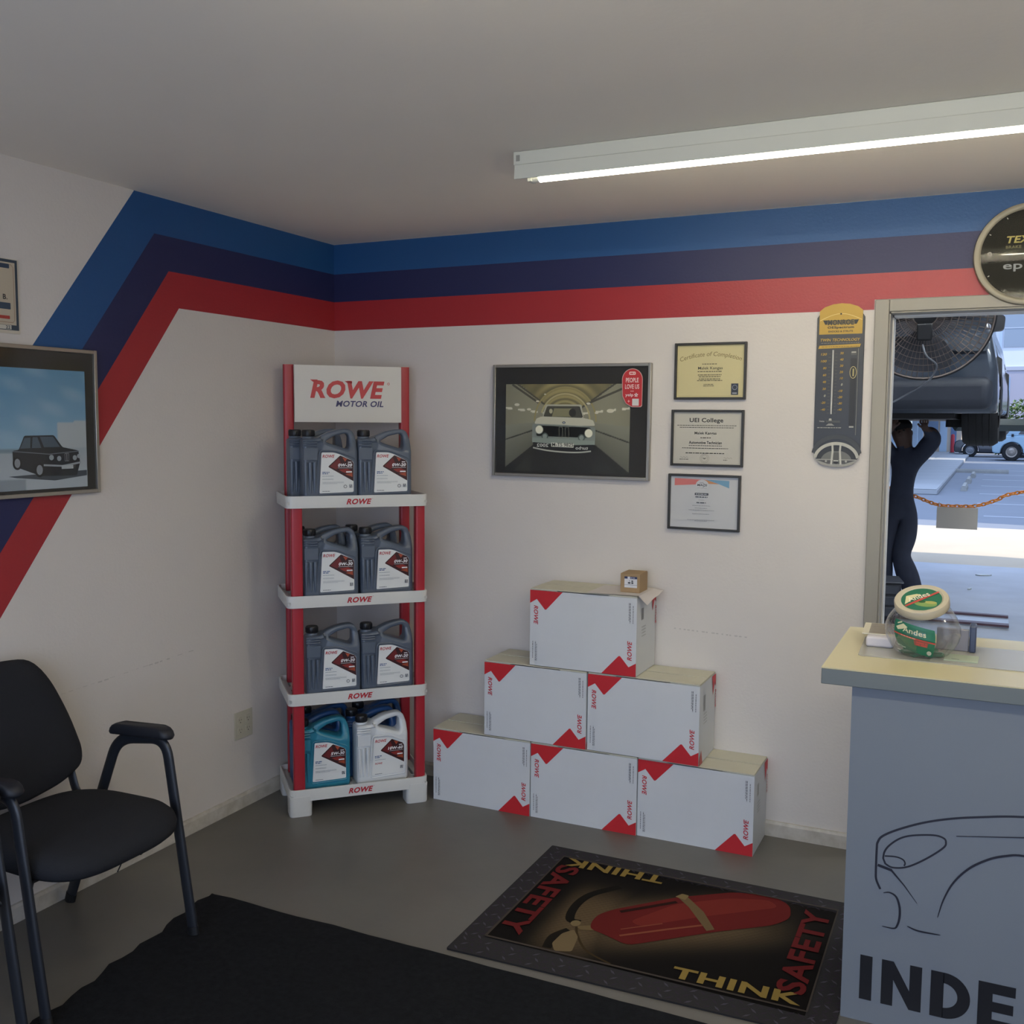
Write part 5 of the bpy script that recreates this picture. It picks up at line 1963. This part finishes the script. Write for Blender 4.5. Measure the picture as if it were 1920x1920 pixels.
# floor plate with two maroon bars
t = thing('floor_ramp', 'pale metal floor ramp with two maroon edge bars on the garage floor', 'ramp', (2.35, 5.25, 0))
MB().box(-.9, .63, -.24, .24, 0.0, .012).build('plate', mat('plate_pale', 'B4C0D0', .35), t)
MB().box(-.9, .63, .19, .25, 0.012, .03).build('bar', mat('bar_maroon', '5A4450', .5), t)
MB().box(-.9, .63, -.25, -.16, 0.012, .03).build('bar', mat('bar_maroon', '5A4450', .5), t)
for (x, y, r_, nm) in ((2.73, 8.08, .3, 'larger white scrap of paper on the garage floor'), (2.66, 7.01, 1.2, 'small white scrap of paper on the garage floor nearer the ramp')):
    k = 1.0 if nm[0] == 'l' else .5
    pl = [(0, 0), (.10 * k, .02 * k), (.14 * k, .05 * k), (.04 * k, .07 * k), (-.03 * k, .05 * k)]
    o = MB().prism(pl, 0.001, .012, 'z').build('paper_scrap', mat('scrap_white', 'DCE4E4', .6), loc=(x, y, 0), rot=(0, 0, r_))
    tag(o, nm, 'paper')
# tool cart behind the jar
t = thing('tool_trolley', 'low dark tool trolley on the garage floor by the mechanic', 'trolley', (1.93, 4.9, 0), (0, 0, .2))
MB().box(-.22, .22, -.16, .16, .05, .34).build('drawer_box', mat('trolley_dark', '2E323C', .4), t, bevel=.01)
for k in range(3):
    MB().box(-.20, .20, -.172, -.162, .07 + k * .09, .14 + k * .09).build('drawer', mat('trolley_dark2', '3C414C', .4), t, bevel=.004)
for sx in (-1, 1):
    for sy in (-1, 1):
        MB().cyl((sx * .17, sy * .12 - .02, .025), (sx * .17, sy * .12 + .02, .025), .025, 14).build('wheel', mat('tyre_rubber', '1E1F22', .75), t, smooth=40)
MB().box(-.235, .235, -.175, .175, .342, .355).build('tray', mat('tray_grey', '5E626A', .4), t)

# ---------------------------------------------------------------- mechanic
def skin_figure(nodes, edges, root, sub=2):
    me = bpy.data.meshes.new('figure')
    names = list(nodes)
    me.from_pydata([nodes[n][0] for n in names], [(names.index(a), names.index(b)) for a, b in edges], [])
    ob = bpy.data.objects.new('figure', me)
    C.objects.link(ob)
    sk = ob.modifiers.new('skin', 'SKIN')
    sk.use_smooth_shade = True
    sk.branch_smoothing = .6
    for i, n in enumerate(names):
        r = nodes[n][1]
        me.skin_vertices[0].data[i].radius = r if isinstance(r, tuple) else (r, r)
        me.skin_vertices[0].data[i].use_root = (n == root)
    ss = ob.modifiers.new('sub', 'SUBSURF')
    ss.levels = ss.render_levels = sub
    dg = bpy.context.evaluated_depsgraph_get()
    out_ = bpy.data.meshes.new_from_object(ob.evaluated_get(dg))
    bpy.data.objects.remove(ob)
    return out_


mx_, my_ = 2.08, 5.62
N3 = {
    'pelvis': ((2.065, my_, .93), (.155, .125)), 'waist': ((2.08, my_, 1.08), (.145, .115)), 'chest': ((2.10, my_, 1.28), (.170, .125)),
    'uchest': ((2.12, my_, 1.41), (.135, .095)), 'neck': ((2.105, my_ + .0, 1.50), (.052, .055)), 'headb': ((2.085, my_ - .01, 1.57), (.075, .085)),
    'head': ((2.065, my_ - .02, 1.65), (.083, .098)), 'crown': ((2.05, my_ - .02, 1.715), (.06, .07)),
    'rsh': ((2.225, my_, 1.43), .095), 'relb': ((2.335, my_ - .08, 1.585), .085), 'rfor': ((2.315, my_ - .16, 1.70), .062), 'rwr': ((2.275, my_ - .21, 1.735), .028), 'rpalm': ((2.262, my_ - .235, 1.775), (.030, .018)),
    'lsh': ((2.00, my_, 1.43), .060), 'lelb': ((1.915, my_ - .10, 1.60), .047), 'lfor': ((1.96, my_ - .18, 1.69), .038), 'lwr': ((2.00, my_ - .23, 1.745), .028), 'lpalm': ((2.02, my_ - .25, 1.785), (.030, .018)),
    'rhip': ((2.165, my_, .86), .098), 'rth': ((2.14, my_ - .02, .70), .105), 'rkn': ((2.10, my_ - .04, .50), .085), 'rcf': ((2.165, my_ + .02, .30), .105), 'ran': ((2.235, my_ + .05, .10), .080), 'rft': ((2.275, my_ - .05, .045), .042), 'rto': ((2.30, my_ - .15, .035), .034),
    'lhip': ((2.01, my_, .86), .098), 'lth': ((1.99, my_ - .02, .70), .092), 'lkn': ((1.97, my_ - .03, .50), .070), 'lcf': ((1.965, my_ + .02, .30), .082), 'lan': ((1.96, my_ + .04, .10), .062), 'lft': ((1.955, my_ - .06, .045), .042), 'lto': ((1.95, my_ - .16, .035), .034),
}
E3 = [('pelvis', 'waist'), ('waist', 'chest'), ('chest', 'uchest'), ('uchest', 'neck'), ('neck', 'headb'), ('headb', 'head'), ('head', 'crown'),
      ('uchest', 'rsh'), ('rsh', 'relb'), ('relb', 'rfor'), ('rfor', 'rwr'), ('rwr', 'rpalm'), ('uchest', 'lsh'), ('lsh', 'lelb'), ('lelb', 'lfor'), ('lfor', 'lwr'), ('lwr', 'lpalm'),
      ('pelvis', 'rhip'), ('rhip', 'rth'), ('rth', 'rkn'), ('rkn', 'rcf'), ('rcf', 'ran'), ('ran', 'rft'), ('rft', 'rto'),
      ('pelvis', 'lhip'), ('lhip', 'lth'), ('lth', 'lkn'), ('lkn', 'lcf'), ('lcf', 'lan'), ('lan', 'lft'), ('lft', 'lto')]
# fingers
for sd, bx in (('r', Vector((2.262, my_ - .235, 1.775))), ('l', Vector((2.02, my_ - .25, 1.785)))):
    for k in range(4):
        off = (k - 1.5) * .019
        ln = (.040, .048, .045, .034)[k]
        a = bx + Vector((off, -.004, .028))
        b_ = a + Vector((0, -.008, ln * .6))
        c_ = b_ + Vector((0, -.020, ln * .5))
        for nm, p, r_ in (('a', a, .0095), ('b', b_, .0088), ('c', c_, .0078)):
            N3['%sf%d%s' % (sd, k, nm)] = (tuple(p), r_)
        E3 += [(sd + 'palm', '%sf%da' % (sd, k)), ('%sf%da' % (sd, k), '%sf%db' % (sd, k)), ('%sf%db' % (sd, k), '%sf%dc' % (sd, k))]
    s_ = -1 if sd == 'r' else 1
    a = bx + Vector((s_ * .034, -.008, .0))
    b_ = a + Vector((s_ * .016, -.012, .026))
    N3[sd + 'ta'] = (tuple(a), .0105)
    N3[sd + 'tb'] = (tuple(b_), .0088)
    E3 += [(sd + 'palm', sd + 'ta'), (sd + 'ta', sd + 'tb')]
for k_ in list(N3):
    (x_, y_, z_), r_ = N3[k_]
    z_ *= 0.955
    if k_[1:4] in ('wr', 'pal') or k_[1:2] == 'f' and k_[2:3].isdigit() or k_[1:] in ('palm', 'wr', 'ta', 'tb'):
        z_ -= 0.075
    elif k_[1:] in ('for',):
        z_ -= 0.05
    N3[k_] = ((x_, y_, z_), r_)
fig = skin_figure(N3, E3, 'pelvis')
cloth = mat('work_clothes', '3A4052', .85, var=.15, vscale=12)
skinm = mat('skin', '5A443A', .6)
bootm = mat('boot_black', '17181B', .6)
fig.materials.clear()
for M_ in (cloth, skinm, bootm):
    fig.materials.append(M_)
for p in fig.polygons:
    c_ = p.center
    k = 0
    if c_.z > 1.435 and abs(c_.x - 2.08) < .09 and c_.y > my_ - .13:
        k = 1
    elif c_.z > 1.575 and c_.y < my_ - .17:
        k = 1
    elif c_.z < .10:
        k = 2
    p.material_index = k
    p.use_smooth = True
t = thing('person', 'person in dark work clothes under the raised car, both arms reaching up', 'person', (mx_, my_, 0))
o = bpy.data.objects.new('body', fig)
C.objects.link(o)
o.parent = t
o.location = (-mx_, -my_, 0)
hr = MB()
hr.sphere((2.055 - mx_, .012, 1.618), .098, .108, .075, 20, 12)
hr.build('cap_hair', mat('hair_black', '141416', .8), t, smooth=60, label='dark cap over short hair')
fc = MB()
fc.sphere((2.060 - mx_, -.125, 1.562), .011, .018, .014, 10, 8)          # nose
for sx in (-1, 1):
    fc.sphere((2.060 - mx_ + sx * .088, -.005, 1.557), .012, .02, .028, 10, 8)  # ears
fc.build('face_detail', skinm, t, smooth=60)
ey = MB()
for sx in (-1, 1):
    ey.sphere((2.060 - mx_ + sx * .032, -.108, 1.584), .011, .009, .007, 10, 8)
ey.build('eye', mat('eye_dark', '20201E', .3), t, smooth=60)
mt_ = MB().box(2.060 - mx_ - .022, 2.060 - mx_ + .022, -.117, -.105, 1.528, 1.534)
mt_.build('mouth', mat('lip', '5E3E36', .5), t)

# ---------------------------------------------------------------- parking lot
walk = MB()
walk.box(-2.2, 1.66, 22.0, 60.4, -.006, .118)
w_ = tag(walk.build('walkway', mat('walk_concrete', 'A8ACB0', .85, var=.06, vscale=.6), bevel=.02), 'raised concrete walkway along the storefronts', 'walkway', kind='structure')
slb = None
for iy in range(16):
    for xa in (-2.2, -.88, .44):
        if slb is None:
            slb = MB().box(0, 1.20, 0, 2.37, .1185, .130).build('slab', mat('walk_concrete', 'A8ACB0'), w_, bevel=.008, segs=1, loc=(xa, 22.0 + iy * 2.4, 0))
        else:
            o_ = slb.copy()
            C.objects.link(o_)
            o_.location = (xa, 22.0 + iy * 2.4, 0)


def stop(label, x, y, rz, ln=1.8):
    t = thing('parking_stop', label, 'parking stop', (x, y, 0), (0, 0, rz), 'parking stops on the asphalt')
    sec = [(-.075, -.006), (.075, -.006), (.065, .07), (.035, .13), (-.035, .13), (-.065, .07)]
    mb_ = MB()
    mb_.ring_sweep([[(-ln / 2, p[0], p[1]) for p in sec], [(ln / 2, p[0], p[1]) for p in sec]])
    mb_.build('bar', mat('stop_concrete', 'A4A4A0', .85, var=.15, vscale=5), t)


stop('concrete parking stop seen end on, nearest of the row', 2.18, 24.7, PI / 2)
stop('concrete parking stop seen end on, second from the near end', 2.20, 28.4, PI / 2)
stop('concrete parking stop seen end on, third from the near end', 2.26, 32.0, PI / 2)
stop('concrete parking stop lying crosswise behind the others', 2.38, 35.0, 0, 1.9)
s = Sheet()
wl_ = mat('road_line', 'C4CAD4', .8)
for y in (14.9 + 1.4, 19.6, 23.0, 26.6, 30.2, 33.8, 37.5):
    s.rect(2.55 if y > 17 else 2.7, y, 7.2, y + .09, wl_, up=(y < 17))
s.build('parking_line', bpy.data.objects['parking_lot'], facing('z', (0, 0, -.005)))

bp_ = mat('truck_blue', '8FB4CC', .3, coat=.6)
vehicle('parked_suv', 'pale blue off road car parked at the far end of the lot', 'car', (2.75, 50.5, -.006), 0.0, 4.7, 1.9, bp_, 0.42, 1.18, 1.95, (0.85, 3.6), 'A8A098', cab=(.12, .24, .93, .98), clear=.36, parts_front=False)
bd_ = mat('car_far_dark', '2C3038', .3, coat=.6)
vehicle('parked_car', 'dark car parked behind the pale blue one', 'car', (0.9, 56.0, -.006), 0.0, 4.4, 1.8, bd_, 0.36, .95, 1.45, (0.8, 3.4), '90949A', parts_front=False)

# storefront row along the walkway
t = thing('storefront_building', 'low beige storefront building with pale blue pillars beside the walkway', 'building', (-0.75, 24.0, 0))
MB().box(-8, -.3, 0, 36, 0, 4.4).build('wall', mat('store_beige', 'DCCBB6', .8), t)
MB().box(-.3, 1.3, 0, 36, 3.1, 3.6).build('canopy', mat('store_canopy', 'A9B2BE', .7), t)
for i in range(8):
    y = 1.0 + i * 4.4
    MB().box(-.3, .05, y, y + .5, .13, 3.1).build('pillar', mat('pillar_blue', 'C6DDF2', .6), t)
for i in range(8):
    y = 2.0 + i * 4.4
    wd = MB().box(-.3, -.27, y + .1, y + 3.1, .5, 2.6).build('window', mat('store_glass', '8EA6C4', .2), t)
    fr_ = MB()
    for k in range(4):
        fr_.box(-.27, -.24, y + .1 + k * .98, y + .15 + k * .98, .5, 2.6)
    fr_.build('mullion', mat('mullion_white', 'D0D8E2', .5), wd)
t = thing('end_building', 'beige and white shop front across the end of the walkway', 'building', (-2.0, 60.5, 0))
MB().box(0, 3.1, 0, 5, 0, 5).build('wall', mat('store_beige', 'DCCBB6', .8), t)
MB().box(1.95, 2.35, -.05, -.0, .13, 4).build('pillar', mat('pillar_blue', 'C6DDF2', .6), t)
MB().box(2.55, 2.85, -.06, -.0, .13, 2.3).build('door', mat('door_blue', '6E86AC', .3), t)
MB().box(1.3, 1.85, -.06, -.0, .6, 2.3).build('window', mat('store_glass', '8EA6C4', .2), t)
t = thing('bollard', 'red bollard standing at the end of the walkway', 'bollard', (0.745, 57.9, .13))
MB().lathe([(.10, 0), (.10, .95), (.07, 1.03), (.0005, 1.05)], 18).build('post', mat('bollard_red', 'C8404A', .5), t, smooth=40)
MB().lathe([(.16, 0), (.16, .03), (.1, .035)], 18).build('base', mat('bollard_base', '44464C', .6), t)

# far facade
t = thing('far_building', 'white two storey building with grey window panels across the lot', 'building', (1.4, 72.0, 0))
MB().box(0, 26, 0, 10, 0, 15).build('wall', mat('far_white', 'D6DCE6', .8), t)
pg_ = mat('far_panel', '8C9AAA', .4)
for i in range(6):
    for (z0_, z1_) in ((6.9, 10.6), (11.6, 14.2)):
        x = 1.75 + i * 4.0
        p_ = MB().box(x, x + 1.45, -.06, 0, z0_, z1_).box(x + 1.6, x + 3.0, -.06, 0, z0_, z1_).build('window', pg_, t)
        q_ = MB()
        for k in range(1, 3):
            q_.box(x, x + 3.0, -.08, -.06, z0_ + k * (z1_ - z0_) / 3, z0_ + k * (z1_ - z0_) / 3 + .05)
        q_.build('glazing_bar', mat('far_bar', 'B8C2D0', .5), p_)
    MB().box(x - .1 - .15, x - .1, -.12, 0, 0, 15).build('downpipe', mat('far_pipe', 'A8BCD8', .5), t)
MB().box(0, 26, -.15, 0, 5.35, 5.6).build('ledge', mat('far_ledge', 'B0B4C0', .7), t)
MB().box(0, 26, -.10, 0, 0.0, 5.3).build('lower_wall', mat('far_grey', 'A7A6B4', .8), t)
for i in range(5):
    MB().box(1.95 + i * 4, 2.25 + i * 4, -.16, -.1, 3.4, 4.9).build('window', mat('store_glass', '8EA6C4', .2), t)

# hedge
leafm = mat('hedge_leaf', '6F8A3E', .7, var=.5, vscale=3, var2='3F5A2A')
leafm2 = mat('hedge_leaf_pale', 'B2B868', .7)
hd = MB()
rnd = random.Random(11)
for i in range(2600):
    x = rnd.uniform(2.9, 8.5)
    y = rnd.uniform(59.2, 60.6)
    z = rnd.uniform(0.1, 3.15 + .25 * math.sin(x * 3.1) + .15 * math.sin(x * 7))
    a, b_, r_ = rnd.uniform(0, 6.28), rnd.uniform(-.9, .9), rnd.uniform(.07, .16)
    d1_ = Vector((math.cos(a), math.sin(a) * .6, b_)) * r_
    d2_ = Vector((-math.sin(a), math.cos(a), .5)) * r_ * .6
    p = Vector((x, y, z))
    hd.add([p - d1_, p + d2_, p + d1_, p - d2_], [(0, 1, 2, 3)], leafm if rnd.random() < .65 else leafm2)
t = thing('hedge', 'sunlit green hedge behind the pale blue car', 'hedge', (0, 0, 0))
hd.build('foliage', None, t, normals=False, kind='stuff')
sb_ = MB()
for i in range(14):
    x = 3.1 + i * .4
    sb_.tube([(x, 59.9, 0), (x + .05, 59.9, 1.2), (x - .05, 59.9, 2.4)], [.04, .03, .015], 6)
sb_.build('stems', mat('bark', '5A4A3A', .8), t)

# neighbouring buildings to the right: they shade the lot and leave sunlit gaps
nb = mat('neighbour_wall', 'B4AC9E', .8)
for i, (y0_, y1_, lab_) in enumerate(((13.3, 42.0, 'long tan building beyond the right edge of the lot'), (46.0, 58.3, 'shorter tan building beyond the first one, right of the lot'))):
    t = thing('neighbour_building', lab_, 'building', (11.0, y0_, 0))
    MB().box(0, 9, 0, y1_ - y0_, 0, 13).build('wall', nb, t)
    MB().box(-.2, 9.2, -.0, y1_ - y0_, 13, 13.3).build('roof', mat('neighbour_roof', '7C7A78', .8), t)
    k = 0
    y = 2.0
    while y + 2 < y1_ - y0_:
        MB().box(-.04, 0, y, y + 1.6, 1.2, 2.8).build('window', mat('store_glass', '8EA6C4', .2), t)
        MB().box(-.04, 0, y, y + 1.6, 5.2, 6.8).build('window', mat('store_glass', '8EA6C4', .2), t)
        y += 4.5
bpy.context.view_layer.update()
